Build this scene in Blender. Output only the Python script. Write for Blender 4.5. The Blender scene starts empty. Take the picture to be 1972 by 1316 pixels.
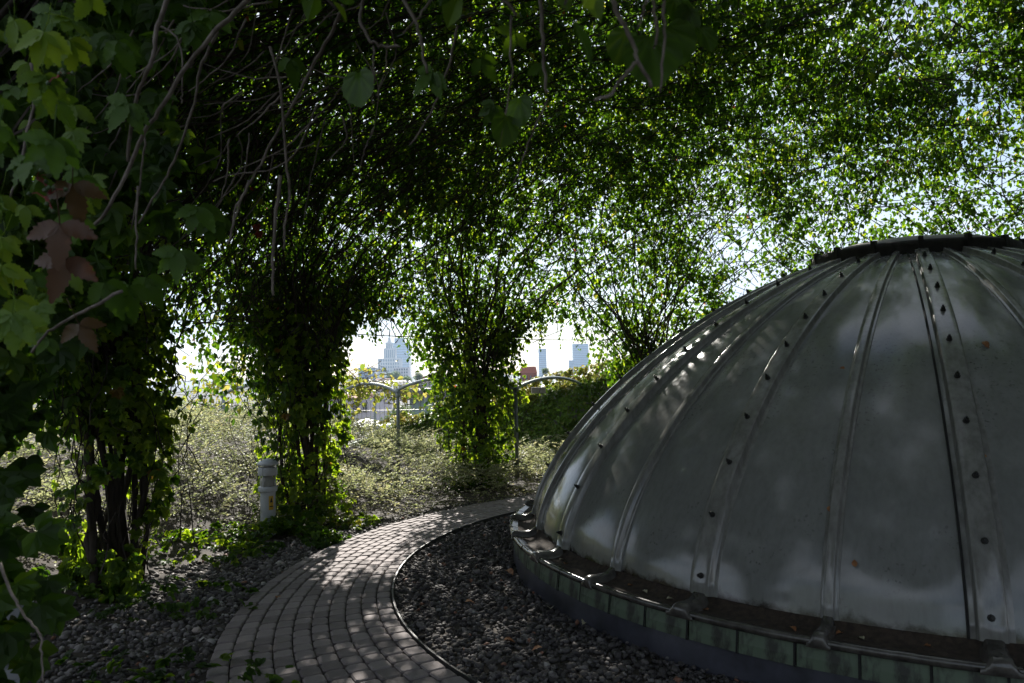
import bpy, math, random
import numpy as np
from mathutils import Vector, Matrix

rng = np.random.default_rng(11)
random.seed(5)
R = math.radians
scene = bpy.context.scene
col = scene.collection

# ------------------------------------------------------------------ camera
CAM_Z = 1.6
F_PX, PITCH, ROLL = 1460.0, 0.0418, -0.0182          # focal length in pixels of a 1972 px wide frame
cam_d = bpy.data.cameras.new('camera')
cam = bpy.data.objects.new('camera', cam_d)
col.objects.link(cam)
cam_d.sensor_width = 36.0
cam_d.lens = F_PX / 1972 * 36.0
cam_d.clip_start = 0.05
cam_d.clip_end = 20000
_fw = Vector((0, math.cos(PITCH), math.sin(PITCH)))
_up0 = Vector((0, -math.sin(PITCH), math.cos(PITCH)))
_rt0 = Vector((1, 0, 0))
_cr, _sr = math.cos(ROLL), math.sin(ROLL)
_rt = _cr * _rt0 + _sr * _up0
_up = -_sr * _rt0 + _cr * _up0
_m = Matrix((_rt, _up, -_fw)).transposed().to_4x4()
_m.translation = Vector((0, 0, CAM_Z))
cam.matrix_world = _m
cam_d.dof.use_dof = True
cam_d.dof.focus_distance = 7.0
cam_d.dof.aperture_fstop = 5.6
scene.camera = cam


def at(px, py, depth):
    """world point seen at (px, py) of the 1972x1316 photograph at a given distance along +Y"""
    x, y = (px - 986) / F_PX, -(py - 658) / F_PX
    d = _fw + _rt * x + _up * y
    return Vector((0, 0, CAM_Z)) + d * (depth / d.y)


# ------------------------------------------------------------------ light
SUN_EL, SUN_AZ = R(30.5), R(-8)                      # azimuth measured from +Y towards +X
sun_dir = Vector((math.sin(SUN_AZ) * math.cos(SUN_EL), math.cos(SUN_AZ) * math.cos(SUN_EL), math.sin(SUN_EL)))
world = bpy.data.worlds.new('World')
scene.world = world
world.use_nodes = True
wn, wl = world.node_tree.nodes, world.node_tree.links
wn.clear()
w_out = wn.new('ShaderNodeOutputWorld')
w_bg = wn.new('ShaderNodeBackground')
w_sky = wn.new('ShaderNodeTexSky')
w_sky.sky_type = 'NISHITA'
w_sky.sun_disc = False
w_sky.sun_elevation = SUN_EL
w_sky.sun_rotation = SUN_AZ
w_sky.altitude = 100
w_sky.air_density = 1.0
w_sky.dust_density = 0.5
w_bg.inputs['Strength'].default_value = 0.05
# broken white cloud over the whole sky
w_tc = wn.new('ShaderNodeTexCoord')
w_map = wn.new('ShaderNodeMapping')
w_map.inputs['Scale'].default_value = (1.0, 1.0, 2.6)
w_noise = wn.new('ShaderNodeTexNoise')
w_noise.inputs['Scale'].default_value = 2.1
w_noise.inputs['Detail'].default_value = 7
w_noise.inputs['Roughness'].default_value = 0.58
w_ramp = wn.new('ShaderNodeValToRGB')
w_ramp.color_ramp.elements[0].position = 0.36
w_ramp.color_ramp.elements[1].position = 0.57
w_mix = wn.new('ShaderNodeMixRGB')
w_mix.inputs['Color2'].default_value = (7.2, 7.8, 8.9, 1)
wl.new(w_tc.outputs['Generated'], w_map.inputs['Vector'])
wl.new(w_map.outputs['Vector'], w_noise.inputs['Vector'])
wl.new(w_noise.outputs['Fac'], w_ramp.inputs['Fac'])
wl.new(w_ramp.outputs['Color'], w_mix.inputs['Fac'])
wl.new(w_sky.outputs['Color'], w_mix.inputs['Color1'])
wl.new(w_mix.outputs['Color'], w_bg.inputs['Color'])
wl.new(w_bg.outputs['Background'], w_out.inputs['Surface'])

sun_d = bpy.data.lights.new('sun', 'SUN')
sun_d.energy = 5.0
sun_d.angle = R(0.53)
sun_d.color = (1.0, 0.95, 0.87)
sun = bpy.data.objects.new('sun', sun_d)
sun.rotation_euler = sun_dir.to_track_quat('Z', 'Y').to_euler()
sun.location = (0, 0, 30)
col.objects.link(sun)

vs = scene.view_settings
vs.view_transform = 'Standard'
vs.look = 'None'
vs.exposure = 1.4
vs.gamma = 1.0
scene.cycles.max_bounces = 7
scene.cycles.diffuse_bounces = 3
scene.cycles.glossy_bounces = 3
scene.cycles.transmission_bounces = 4
scene.cycles.volume_bounces = 0
scene.cycles.use_denoising = True
try:
    scene.cycles.denoiser = 'OPENIMAGEDENOISE'
except Exception:
    pass


# ------------------------------------------------------------------ materials
def new_mat(name):
    m = bpy.data.materials.new(name)
    m.use_nodes = True
    nt = m.node_tree
    return m, nt.nodes, nt.links, nt.nodes['Principled BSDF']


def add_noise(n, l, scale, detail=4, rough=0.55, coord='Object', vscale=None):
    tc = n.new('ShaderNodeTexCoord')
    t = n.new('ShaderNodeTexNoise')
    t.inputs['Scale'].default_value = scale
    t.inputs['Detail'].default_value = detail
    t.inputs['Roughness'].default_value = rough
    if vscale:
        mp = n.new('ShaderNodeMapping')
        mp.inputs['Scale'].default_value = vscale
        l.new(tc.outputs[coord], mp.inputs['Vector'])
        l.new(mp.outputs['Vector'], t.inputs['Vector'])
    else:
        l.new(tc.outputs[coord], t.inputs['Vector'])
    return t


def ramp(n, l, src, stops):
    r = n.new('ShaderNodeValToRGB')
    e = r.color_ramp.elements
    while len(e) < len(stops):
        e.new(0.5)
    for k, (p, c) in enumerate(stops):
        e[k].position = p
        e[k].color = (c[0], c[1], c[2], 1)
    l.new(src, r.inputs['Fac'])
    return r


def simple_mat(name, c1, c2, scale=6, rough=0.6, metallic=0.0, bump=0.0, bscale=40, vscale=None, lo=0.35, hi=0.65, spec=None):
    m, n, l, p = new_mat(name)
    t = add_noise(n, l, scale, 5, 0.6, vscale=vscale)
    r = ramp(n, l, t.outputs['Fac'], [(lo, c1), (hi, c2)])
    l.new(r.outputs['Color'], p.inputs['Base Color'])
    p.inputs['Roughness'].default_value = rough
    p.inputs['Metallic'].default_value = metallic
    if spec is not None:
        p.inputs['Specular IOR Level'].default_value = spec
    if bump:
        b = n.new('ShaderNodeBump')
        b.inputs['Strength'].default_value = bump
        b.inputs['Distance'].default_value = 0.01
        t2 = add_noise(n, l, bscale, 4, 0.6)
        l.new(t2.outputs['Fac'], b.inputs['Height'])
        l.new(b.outputs['Normal'], p.inputs['Normal'])
    return m


def leaf_mat(name, stops, trans_stops, trans=0.5, gloss=0.35, rough=0.45):
    """colour by the 'tint' attribute of each leaf; light passes through the blade"""
    m = bpy.data.materials.new(name)
    m.use_nodes = True
    n, l = m.node_tree.nodes, m.node_tree.links
    p = n['Principled BSDF']
    out = n['Material Output']
    a = n.new('ShaderNodeAttribute')
    a.attribute_name = 'tint'
    r = ramp(n, l, a.outputs['Fac'], stops)
    r2 = ramp(n, l, a.outputs['Fac'], trans_stops)
    l.new(r.outputs['Color'], p.inputs['Base Color'])
    p.inputs['Roughness'].default_value = rough
    p.inputs['Specular IOR Level'].default_value = gloss
    tr = n.new('ShaderNodeBsdfTranslucent')
    l.new(r2.outputs['Color'], tr.inputs['Color'])
    mx = n.new('ShaderNodeMixShader')
    mx.inputs['Fac'].default_value = trans
    l.new(p.outputs['BSDF'], mx.inputs[1])
    l.new(tr.outputs['BSDF'], mx.inputs[2])
    l.new(mx.outputs['Shader'], out.inputs['Surface'])
    return m


def tint_mat(name, stops, rough=0.8, bump=0.0, bscale=60, spec=0.3):
    m, n, l, p = new_mat(name)
    a = n.new('ShaderNodeAttribute')
    a.attribute_name = 'tint'
    r = ramp(n, l, a.outputs['Fac'], stops)
    l.new(r.outputs['Color'], p.inputs['Base Color'])
    p.inputs['Roughness'].default_value = rough
    p.inputs['Specular IOR Level'].default_value = spec
    return m


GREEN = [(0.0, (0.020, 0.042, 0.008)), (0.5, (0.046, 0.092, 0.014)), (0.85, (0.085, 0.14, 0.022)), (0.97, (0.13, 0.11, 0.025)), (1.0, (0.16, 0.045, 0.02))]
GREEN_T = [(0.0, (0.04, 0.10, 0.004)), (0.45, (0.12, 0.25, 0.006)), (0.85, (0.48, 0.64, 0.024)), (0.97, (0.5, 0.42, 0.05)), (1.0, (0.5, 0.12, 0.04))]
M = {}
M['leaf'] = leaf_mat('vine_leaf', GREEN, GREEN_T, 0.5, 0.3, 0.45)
HERO = [(0.0, (0.030, 0.064, 0.012)), (0.5, (0.080, 0.155, 0.022)), (0.85, (0.15, 0.23, 0.034)), (0.97, (0.15, 0.13, 0.03)), (1.0, (0.16, 0.045, 0.02))]  # same vine leaf, colours raised to stand in for light on near leaves
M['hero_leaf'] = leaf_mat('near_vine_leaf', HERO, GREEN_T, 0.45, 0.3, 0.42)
M['autumn_leaf'] = leaf_mat('turning_leaf', [(0, (0.085, 0.042, 0.022)), (1, (0.075, 0.058, 0.02))], [(0, (0.2, 0.07, 0.03)), (1, (0.22, 0.16, 0.03))], 0.3, 0.4, 0.4)
M['yellow_leaf'] = leaf_mat('yellow_green_leaf', [(0, (0.06, 0.10, 0.018)), (0.5, (0.16, 0.17, 0.035)), (1, (0.30, 0.24, 0.07))],
                            [(0, (0.18, 0.34, 0.03)), (0.5, (0.42, 0.48, 0.06)), (1, (0.6, 0.5, 0.12))], 0.45, 0.3, 0.5)
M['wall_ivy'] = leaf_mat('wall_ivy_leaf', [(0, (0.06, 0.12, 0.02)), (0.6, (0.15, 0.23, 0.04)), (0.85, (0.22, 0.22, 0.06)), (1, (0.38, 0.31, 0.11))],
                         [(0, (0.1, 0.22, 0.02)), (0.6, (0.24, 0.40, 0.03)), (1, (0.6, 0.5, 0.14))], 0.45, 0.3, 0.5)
M['cover_leaf'] = leaf_mat('ground_cover_leaf', [(0, (0.09, 0.105, 0.045)), (0.5, (0.22, 0.235, 0.125)), (0.85, (0.36, 0.36, 0.24)), (1, (0.32, 0.24, 0.09))],
                           [(0, (0.24, 0.29, 0.09)), (0.5, (0.44, 0.48, 0.22)), (1, (0.58, 0.52, 0.26))], 0.45, 0.25, 0.5)
M['tree_leaf'] = leaf_mat('tree_leaf', [(0, (0.03, 0.06, 0.02)), (1, (0.09, 0.12, 0.04))], [(0, (0.1, 0.2, 0.04)), (1, (0.25, 0.35, 0.08))], 0.35)
M['bark'] = simple_mat('vine_bark', (0.018, 0.013, 0.010), (0.055, 0.042, 0.032), 30, 0.9, vscale=(1, 1, .2))
M['twig'] = simple_mat('dry_twig', (0.10, 0.078, 0.066), (0.24, 0.20, 0.175), 25, 0.85)
M['wire'] = simple_mat('galvanised_wire', (0.10, 0.10, 0.10), (0.20, 0.20, 0.20), 20, 0.5, 0.6)
M['soil'] = simple_mat('soil', (0.022, 0.017, 0.013), (0.06, 0.047, 0.036), 9, 0.95, bump=0.7, bscale=70)
M['stone'] = tint_mat('pebble', [(0, (0.035, 0.031, 0.030)), (0.45, (0.095, 0.085, 0.083)), (0.85, (0.24, 0.22, 0.215)), (0.97, (0.42, 0.40, 0.38)), (1.0, (0.22, 0.11, 0.075))], 0.75)


def paver_material():
    m, n, l, p = new_mat('concrete_paver')
    oi = n.new('ShaderNodeAttribute')
    oi.attribute_name = 'tint'
    t = add_noise(n, l, 14, 6, 0.7, 'Object')
    t2 = add_noise(n, l, 160, 3, 0.6, 'Object')
    mx = n.new('ShaderNodeMath'); mx.operation = 'MULTIPLY_ADD'
    mx.inputs[1].default_value = 0.5
    l.new(t.outputs['Fac'], mx.inputs[0])
    mul = n.new('ShaderNodeMath'); mul.operation = 'MULTIPLY_ADD'
    mul.inputs[1].default_value = 0.3
    l.new(t2.outputs['Fac'], mul.inputs[0])
    obi = n.new('ShaderNodeObjectInfo')
    sc = n.new('ShaderNodeMath'); sc.operation = 'MULTIPLY'; sc.inputs[1].default_value = 0.34
    l.new(obi.outputs['Random'], sc.inputs[0])
    l.new(sc.outputs[0], mul.inputs[2])
    l.new(mul.outputs[0], mx.inputs[2])
    r = ramp(n, l, mx.outputs[0], [(0.3, (0.125, 0.103, 0.100)), (0.75, (0.27, 0.232, 0.228))])
    l.new(r.outputs['Color'], p.inputs['Base Color'])
    p.inputs['Roughness'].default_value = 0.85
    b = n.new('ShaderNodeBump'); b.inputs['Strength'].default_value = 0.5; b.inputs['Distance'].default_value = 0.004
    l.new(t2.outputs['Fac'], b.inputs['Height'])
    l.new(b.outputs['Normal'], p.inputs['Normal'])
    return m


M['paver'] = paver_material()
M['moss'] = simple_mat('joint_moss', (0.02, 0.02, 0.012), (0.055, 0.058, 0.025), 18, 0.95, bump=.5)
M['edging'] = simple_mat('steel_edging', (0.012, 0.011, 0.011), (0.03, 0.027, 0.026), 20, 0.6)


def dome_material():
    m, n, l, p = new_mat('weathered_acrylic')
    big = add_noise(n, l, 1.3, 5, 0.6)
    r = ramp(n, l, big.outputs['Fac'], [(0.3, (0.172, 0.176, 0.170)), (0.7, (0.196, 0.198, 0.190))])
    streak = add_noise(n, l, 7, 4, 0.6, vscale=(5, 5, 0.35))
    sr = ramp(n, l, streak.outputs['Fac'], [(0.30, (0.84, 0.84, 0.82)), (0.62, (1, 1, 1))])
    mul = n.new('ShaderNodeMixRGB'); mul.blend_type = 'MULTIPLY'; mul.inputs['Fac'].default_value = 0.8
    l.new(r.outputs['Color'], mul.inputs['Color1']); l.new(sr.outputs['Color'], mul.inputs['Color2'])
    # dirt specks, in drifts
    spk = add_noise(n, l, 42, 3, 0.55)
    drift = add_noise(n, l, 2.2, 3, 0.5)
    add = n.new('ShaderNodeMath'); add.operation = 'MULTIPLY'
    dr = ramp(n, l, drift.outputs['Fac'], [(0.48, (0, 0, 0)), (0.66, (1, 1, 1))])
    sp = ramp(n, l, spk.outputs['Fac'], [(0.60, (0, 0, 0)), (0.66, (1, 1, 1))])
    l.new(dr.outputs['Color'], add.inputs[0]); l.new(sp.outputs['Color'], add.inputs[1])
    mix = n.new('ShaderNodeMixRGB'); mix.inputs['Color2'].default_value = (0.035, 0.03, 0.026, 1)
    sc = n.new('ShaderNodeMath'); sc.operation = 'MULTIPLY'; sc.inputs[1].default_value = 0.75
    l.new(add.outputs[0], sc.inputs[0]); l.new(sc.outputs[0], mix.inputs['Fac'])
    l.new(mul.outputs['Color'], mix.inputs['Color1'])
    # grime line that collects above the gutter
    geo = n.new('ShaderNodeNewGeometry')
    sep = n.new('ShaderNodeSeparateXYZ'); l.new(geo.outputs['Position'], sep.inputs[0])
    gn = add_noise(n, l, 9, 5, 0.65)
    ma = n.new('ShaderNodeMath'); ma.operation = 'MULTIPLY_ADD'; ma.inputs[1].default_value = -0.16
    l.new(gn.outputs['Fac'], ma.inputs[0]); l.new(sep.outputs['Z'], ma.inputs[2])
    gr = ramp(n, l, ma.outputs[0], [(0.262, (1, 1, 1)), (0.30, (0, 0, 0))])
    mix2 = n.new('ShaderNodeMixRGB'); mix2.inputs['Color2'].default_value = (0.028, 0.023, 0.019, 1)
    l.new(gr.outputs['Color'], mix2.inputs['Fac']); l.new(mix.outputs['Color'], mix2.inputs['Color1'])
    l.new(mix2.outputs['Color'], p.inputs['Base Color'])
    rr = ramp(n, l, streak.outputs['Fac'], [(0.3, (0.08, 0.08, 0.08)), (0.7, (0.19, 0.19, 0.19))])
    l.new(rr.outputs['Color'], p.inputs['Roughness'])
    p.inputs['Specular IOR Level'].default_value = 0.6
    b = n.new('ShaderNodeBump'); b.inputs['Strength'].default_value = 0.05; b.inputs['Distance'].default_value = 0.02
    l.new(big.outputs['Fac'], b.inputs['Height']); l.new(b.outputs['Normal'], p.inputs['Normal'])
    return m


M['acrylic'] = dome_material()
M['rib'] = simple_mat('rib_acrylic', (0.14, 0.137, 0.125), (0.215, 0.212, 0.20), 8, 0.16, vscale=(3, 3, .5), spec=0.7)
M['bolt'] = simple_mat('black_bolt', (0.008, 0.008, 0.008), (0.02, 0.018, 0.016), 60, 0.6)
M['seal'] = simple_mat('black_seal', (0.006, 0.006, 0.006), (0.015, 0.014, 0.013), 60, 0.8)
M['gutter'] = simple_mat('gutter_plastic', (0.03, 0.026, 0.023), (0.085, 0.078, 0.07), 12, 0.22, spec=0.7)
M['trough'] = simple_mat('gutter_dirt', (0.02, 0.014, 0.010), (0.055, 0.038, 0.026), 30, 0.95, bump=.6)
M['copper'] = simple_mat('verdigris_copper', (0.035, 0.036, 0.030), (0.10, 0.135, 0.092), 6, 0.6, vscale=(2, 2, .8), lo=.40, hi=.54)
M['membrane'] = simple_mat('dark_membrane', (0.016, 0.017, 0.024), (0.055, 0.056, 0.078), 4, 0.45)
M['cap'] = simple_mat('cap_ring_dirty', (0.010, 0.009, 0.008), (0.03, 0.026, 0.022), 22, 0.75, bump=.5)
M['lid'] = simple_mat('cap_lid', (0.19, 0.185, 0.17), (0.26, 0.255, 0.24), 9, 0.5)
M['bollard'] = simple_mat('grey_powder_coat', (0.38, 0.40, 0.44), (0.46, 0.48, 0.52), 8, 0.45)
M['bollard_dark'] = simple_mat('reflector_grey', (0.24, 0.24, 0.24), (0.32, 0.32, 0.31), 10, 0.4)
M['sticker'] = simple_mat('yellow_sticker', (0.50, 0.30, 0.02), (0.56, 0.36, 0.03), 8, 0.5)
M['ink'] = simple_mat('sticker_ink', (0.01, 0.01, 0.01), (0.015, 0.015, 0.015), 8, 0.6)
M['steel'] = simple_mat('galvanised_steel', (0.22, 0.25, 0.26), (0.34, 0.37, 0.38), 10, 0.5, 0.3)
M['concrete'] = simple_mat('wall_concrete', (0.20, 0.19, 0.17), (0.32, 0.30, 0.28), 5, 0.9)
M['patina'] = simple_mat('patina_coping', (0.09, 0.16, 0.12), (0.16, 0.25, 0.19), 5, 0.6)
M['berry'] = simple_mat('berry', (0.03, 0.06, 0.02), (0.06, 0.09, 0.03), 30, 0.35)
M['red_stalk'] = simple_mat('red_stalk', (0.22, 0.02, 0.03), (0.3, 0.04, 0.05), 30, 0.5)
M['fallen'] = simple_mat('fallen_leaf', (0.22, 0.075, 0.028), (0.34, 0.17, 0.06), 12, 0.7)
M['fallen_pale'] = simple_mat('fallen_leaf_pale', (0.36, 0.33, 0.22), (0.46, 0.42, 0.3), 12, 0.7)


def plain(name, c, rough=0.6, metallic=0.0):
    k = 0.82
    return simple_mat(name, tuple(v * k for v in c), tuple(min(v * 1.1, .9) for v in c), 0.05, rough, metallic)


# ------------------------------------------------------------------ mesh helpers
def link(o, parent=None, **props):
    col.objects.link(o)
    if parent is not None:
        o.parent = parent
    for k, v in props.items():
        o[k] = v
    return o


def make_mesh(name, V, Fa, mats, tint=None, smooth=False, fmat=None):
    """V (n,3); Fa (m,k) array or a list of index tuples"""
    me = bpy.data.meshes.new(name)
    V = np.asarray(V, dtype=np.float32)
    if isinstance(Fa, np.ndarray):
        k = Fa.shape[1]
        nf = len(Fa)
        me.vertices.add(len(V))
        me.vertices.foreach_set('co', V.ravel())
        me.loops.add(nf * k)
        me.polygons.add(nf)
        me.loops.foreach_set('vertex_index', Fa.astype(np.int32).ravel())
        me.polygons.foreach_set('loop_start', np.arange(0, nf * k, k, dtype=np.int32))
        me.update(calc_edges=True)
    else:
        me.from_pydata([tuple(map(float, v)) for v in V], [], Fa)
        nf = len(Fa)
    if not isinstance(mats, (list, tuple)):
        mats = [mats]
    for m in mats:
        me.materials.append(m)
    if fmat is not None:
        me.polygons.foreach_set('material_index', np.asarray(fmat, dtype=np.int32))
    if tint is not None:
        a = me.attributes.new('tint', 'FLOAT', 'POINT')
        a.data.foreach_set('value', np.asarray(tint, dtype=np.float32))
    me.polygons.foreach_set('use_smooth', np.full(len(me.polygons), bool(smooth)))
    me.update()
    return me


def mesh_obj(name, V, Fa, mats, parent=None, tint=None, smooth=False, fmat=None, **props):
    me = make_mesh(name, V, Fa, mats, tint, smooth, fmat)
    return link(bpy.data.objects.new(name, me), parent, **props)


def empty(name, loc=(0, 0, 0), **props):
    o = bpy.data.objects.new(name, None)
    o.location = loc
    o.empty_display_size = 0.1
    return link(o, None, **props)


class MB:
    """collects pieces of one part"""

    def __init__(s):
        s.v, s.f = [], []

    def add(s, V, Fc):
        o = len(s.v)
        s.v += [tuple(map(float, v)) for v in V]
        s.f += [tuple(i + o for i in f) for f in Fc]

    def box(s, c, d, rz=0.0, taper=1.0):
        x, y, z = d[0] / 2, d[1] / 2, d[2] / 2
        V = []
        for sz in (-1, 1):
            k = taper if sz > 0 else 1
            for sx, sy in ((-1, -1), (1, -1), (1, 1), (-1, 1)):
                a, b = sx * x * k, sy * y * k
                V.append((c[0] + a * math.cos(rz) - b * math.sin(rz), c[1] + a * math.sin(rz) + b * math.cos(rz), c[2] + sz * z))
        s.add(V, [(3, 2, 1, 0), (4, 5, 6, 7), (0, 1, 5, 4), (1, 2, 6, 5), (2, 3, 7, 6), (3, 0, 4, 7)])

    def tube(s, pts, rad, n=6, cap=True):
        V, Fc = tube_geo(pts, rad, n, cap)
        s.add(V, Fc)

    def lathe(s, prof, c=(0, 0, 0), n=24, cap=False):
        V, Fc = [], []
        for r, z in prof:
            for k in range(n):
                a = 2 * math.pi * k / n
                V.append((c[0] + r * math.cos(a), c[1] + r * math.sin(a), c[2] + z))
        for i in range(len(prof) - 1):
            for k in range(n):
                k2 = (k + 1) % n
                Fc.append((i * n + k, i * n + k2, (i + 1) * n + k2, (i + 1) * n + k))
        if cap:
            Fc.append(tuple(range(n))[::-1])
            Fc.append(tuple(range((len(prof) - 1) * n, len(prof) * n)))
        s.add(V, Fc)

    def build(s, name, mat, parent=None, smooth=False, **props):
        return mesh_obj(name, s.v, s.f, mat, parent, smooth=smooth, **props)


def tube_geo(pts, rad, n=6, cap=True):
    P = np.asarray(pts, float)
    m = len(P)
    r = np.full(m, rad, float) if np.isscalar(rad) else np.asarray(rad, float)
    T = np.gradient(P, axis=0)
    T /= np.linalg.norm(T, axis=1)[:, None] + 1e-9
    ref = np.array([0.31, 0.17, 0.93])
    if abs(T[0] @ ref) > 0.9:
        ref = np.array([0.93, 0.2, 0.1])
    U = np.cross(T, ref)
    U /= np.linalg.norm(U, axis=1)[:, None] + 1e-9
    W = np.cross(T, U)
    a = np.arange(n) * 2 * np.pi / n
    V = (P[:, None, :] + r[:, None, None] * (np.cos(a)[None, :, None] * U[:, None, :] + np.sin(a)[None, :, None] * W[:, None, :])).reshape(-1, 3)
    Fc = []
    for i in range(m - 1):
        for k in range(n):
            k2 = (k + 1) % n
            Fc.append((i * n + k, i * n + k2, (i + 1) * n + k2, (i + 1) * n + k))
    if cap:
        Fc.append(tuple(range(n))[::-1])
        Fc.append(tuple(range((m - 1) * n, m * n)))
    return V, Fc


def many_tubes(lines, radii, n=3):
    """lines (L,m,3), radii (L,m) -> quads for a whole tangle of twigs"""
    L, m, _ = lines.shape
    T = np.gradient(lines, axis=1)
    T /= np.linalg.norm(T, axis=2)[..., None] + 1e-9
    ref = np.array([0.31, 0.57, 0.76])
    U = np.cross(T, ref)
    U /= np.linalg.norm(U, axis=2)[..., None] + 1e-9
    W = np.cross(T, U)
    a = np.arange(n) * 2 * np.pi / n
    V = lines[:, :, None, :] + radii[:, :, None, None] * (np.cos(a)[None, None, :, None] * U[:, :, None, :] + np.sin(a)[None, None, :, None] * W[:, :, None, :])
    V = V.reshape(-1, 3)
    base = (np.arange(L) * m * n)[:, None, None] + (np.arange(m - 1) * n)[None, :, None] + np.arange(n)[None, None, :]
    nxt = (np.arange(L) * m * n)[:, None, None] + (np.arange(m - 1) * n)[None, :, None] + ((np.arange(n) + 1) % n)[None, None, :]
    Fa = np.stack([base, nxt, nxt + n, base + n], -1).reshape(-1, 4)
    return V, Fa


KITE = (np.array([(0, 0, 0), (.36, .42, .10), (0, 1, -.06), (-.36, .42, .10)]), np.array([(0, 1, 2), (0, 2, 3)]))
OVATE = (np.array([(0, 0, 0), (.26, .18, .06), (.37, .48, .09), (.20, .80, .02), (0, 1.06, -.10), (-.20, .80, .02), (-.37, .48, .09), (-.26, .18, .06)]),
         np.array([(0, 1, 2), (0, 2, 3), (0, 3, 4), (0, 4, 5), (0, 5, 6), (0, 6, 7)]))


def norm(a):
    return a / (np.linalg.norm(a, axis=-1, keepdims=True) + 1e-9)


def leaf_cloud(P, tip, nrm, size, tint, tpl=KITE):
    tip = norm(tip)
    nrm = norm(nrm - (nrm * tip).sum(1, keepdims=True) * tip)
    b = np.cross(tip, nrm)
    tv, tf = tpl
    V = P[:, None, :] + size[:, None, None] * (tv[None, :, 0:1] * b[:, None, :] + tv[None, :, 1:2] * tip[:, None, :] + tv[None, :, 2:3] * nrm[:, None, :])
    k = len(tv)
    Fa = (np.arange(len(P)) * k)[:, None, None] + tf[None]
    return V.reshape(-1, 3), Fa.reshape(-1, 3), np.repeat(tint, k)


def palmate(P, tip, nrm, size, tint, n=5):
    """five leaflets fanned round the end of each stalk"""
    tip = norm(tip)
    nrm = norm(nrm - (nrm * tip).sum(1, keepdims=True) * tip)
    b = np.cross(tip, nrm)
    out = [[], [], [], [], []]
    for a in np.linspace(-1.45, 1.45, n):
        aa = a + rng.normal(0, .12, len(P))
        t = np.cos(aa)[:, None] * tip + np.sin(aa)[:, None] * b
        nn = nrm + rng.normal(0, .22, P.shape) + 0.25 * t
        s = size * (1 - 0.16 * abs(a)) * rng.uniform(.85, 1.1, len(P))
        for q, x in zip(out, (P, t, nn, s, tint)):
            q.append(x)
    return [np.concatenate(q) for q in out]


def vnoise(P, f, seed=0):
    r = np.random.default_rng(seed)
    o = np.zeros(len(P))
    for k in range(5):
        d = norm(r.normal(size=3))
        o += np.sin(P @ d * f * (0.7 + .35 * k) * 2 * np.pi + r.uniform(0, 6.28))
    return o / 5


# ------------------------------------------------------------------ layout constants
DC = np.array([3.4805, 6.5354])                      # axis of the skylight dome
PAVER_IN = (np.array([2.8077, 6.1384]), 3.7625)      # inner kerb circle of the path
PAVER_OUT = (np.array([3.1449, 5.6765]), 5.0555)     # outer kerb circle of the path
RING_R = 6.05
COL_AZ = [215.0, 188.5, 163.0, 132.0, 102.0, 72.0, 42.0, 12.0, 248.0, 278.0, 308.0, 340.0]
COL_R = [7.05, 6.46, 6.02, 5.94, 6.05, 6.05, 6.05, 6.05, 6.3, 6.2, 6.1, 6.05]


def path_span(a):
    """inner and outer kerb radius about DC at azimuth a (array)"""
    d = np.stack([np.cos(a), np.sin(a)], -1)
    res = []
    for c, r in (PAVER_IN, PAVER_OUT):
        q = DC - c
        b = (d * q).sum(-1)
        res.append(-b + np.sqrt(b * b - (q @ q - r * r)))
    return res


def smooth01(x):
    x = np.clip(x, 0, 1)
    return x * x * (3 - 2 * x)


def terrain(x, y):
    x, y = np.asarray(x, float), np.asarray(y, float)
    dx, dy = x - DC[0], y - DC[1]
    r = np.hypot(dx, dy)
    a = np.degrees(np.arctan2(dy, dx)) % 360
    amp = np.interp(a, [0, 100, 118, 128, 138, 150, 165, 185, 205, 225, 360], [0.0, 0.0, 0.06, 0.22, 0.52, 0.72, 0.80, 0.72, 0.35, 0.12, 0.0])
    h = amp * smooth01((r - 5.9) / 2.6)
    h = h + 0.06 * smooth01((r - 5.2) / 1.0) * np.interp(a, [0, 120, 170, 215, 240, 360], [0, 0, .3, 1, .3, 0])
    # the roof garden ends; the town lies 14 m lower
    drop = smooth01((r - 16.0) / 12.0)
    return h * (1 - drop) - 14.5 * drop


# ------------------------------------------------------------------ ground
ra = np.concatenate([np.linspace(0, 5, 14), np.linspace(5.25, 16, 48), np.linspace(17, 30, 14), np.geomspace(36, 9000, 18)])
na = 180
th = np.linspace(0, 2 * np.pi, na, endpoint=False)
GX = DC[0] + ra[:, None] * np.cos(th)
GY = DC[1] + ra[:, None] * np.sin(th)
GZ = terrain(GX, GY)
V = np.stack([GX, GY, GZ], -1).reshape(-1, 3)
i, k = np.meshgrid(np.arange(1, len(ra) - 1), np.arange(na), indexing='ij')
Q = np.stack([i * na + k, (i + 1) * na + k, (i + 1) * na + (k + 1) % na, i * na + (k + 1) % na], -1).reshape(-1, 4)
tri = [(0, na + kk, na + (kk + 1) % na) for kk in range(na)]
mesh_obj('ground', V, [tuple(q) for q in Q.tolist()] + tri, M['soil'], smooth=True, kind='structure')

# path: sand bed, pavers one by one, steel edging
A0, A1 = R(128), R(243)
pa = np.linspace(R(84), R(262), 240)
pi_, po_ = path_span(pa)


def ring_strip(name, a, r0, r1, z, mat, parent=None, **props):
    V = np.concatenate([np.stack([DC[0] + r * np.cos(a), DC[1] + r * np.sin(a), np.full(len(a), z)], -1) for r in (r0, r1)])
    n = len(a)
    k = np.arange(n - 1)
    return mesh_obj(name, V, np.stack([k, k + n, k + n + 1, k + 1], -1)[:, ::-1], mat, parent, **props)


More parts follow.
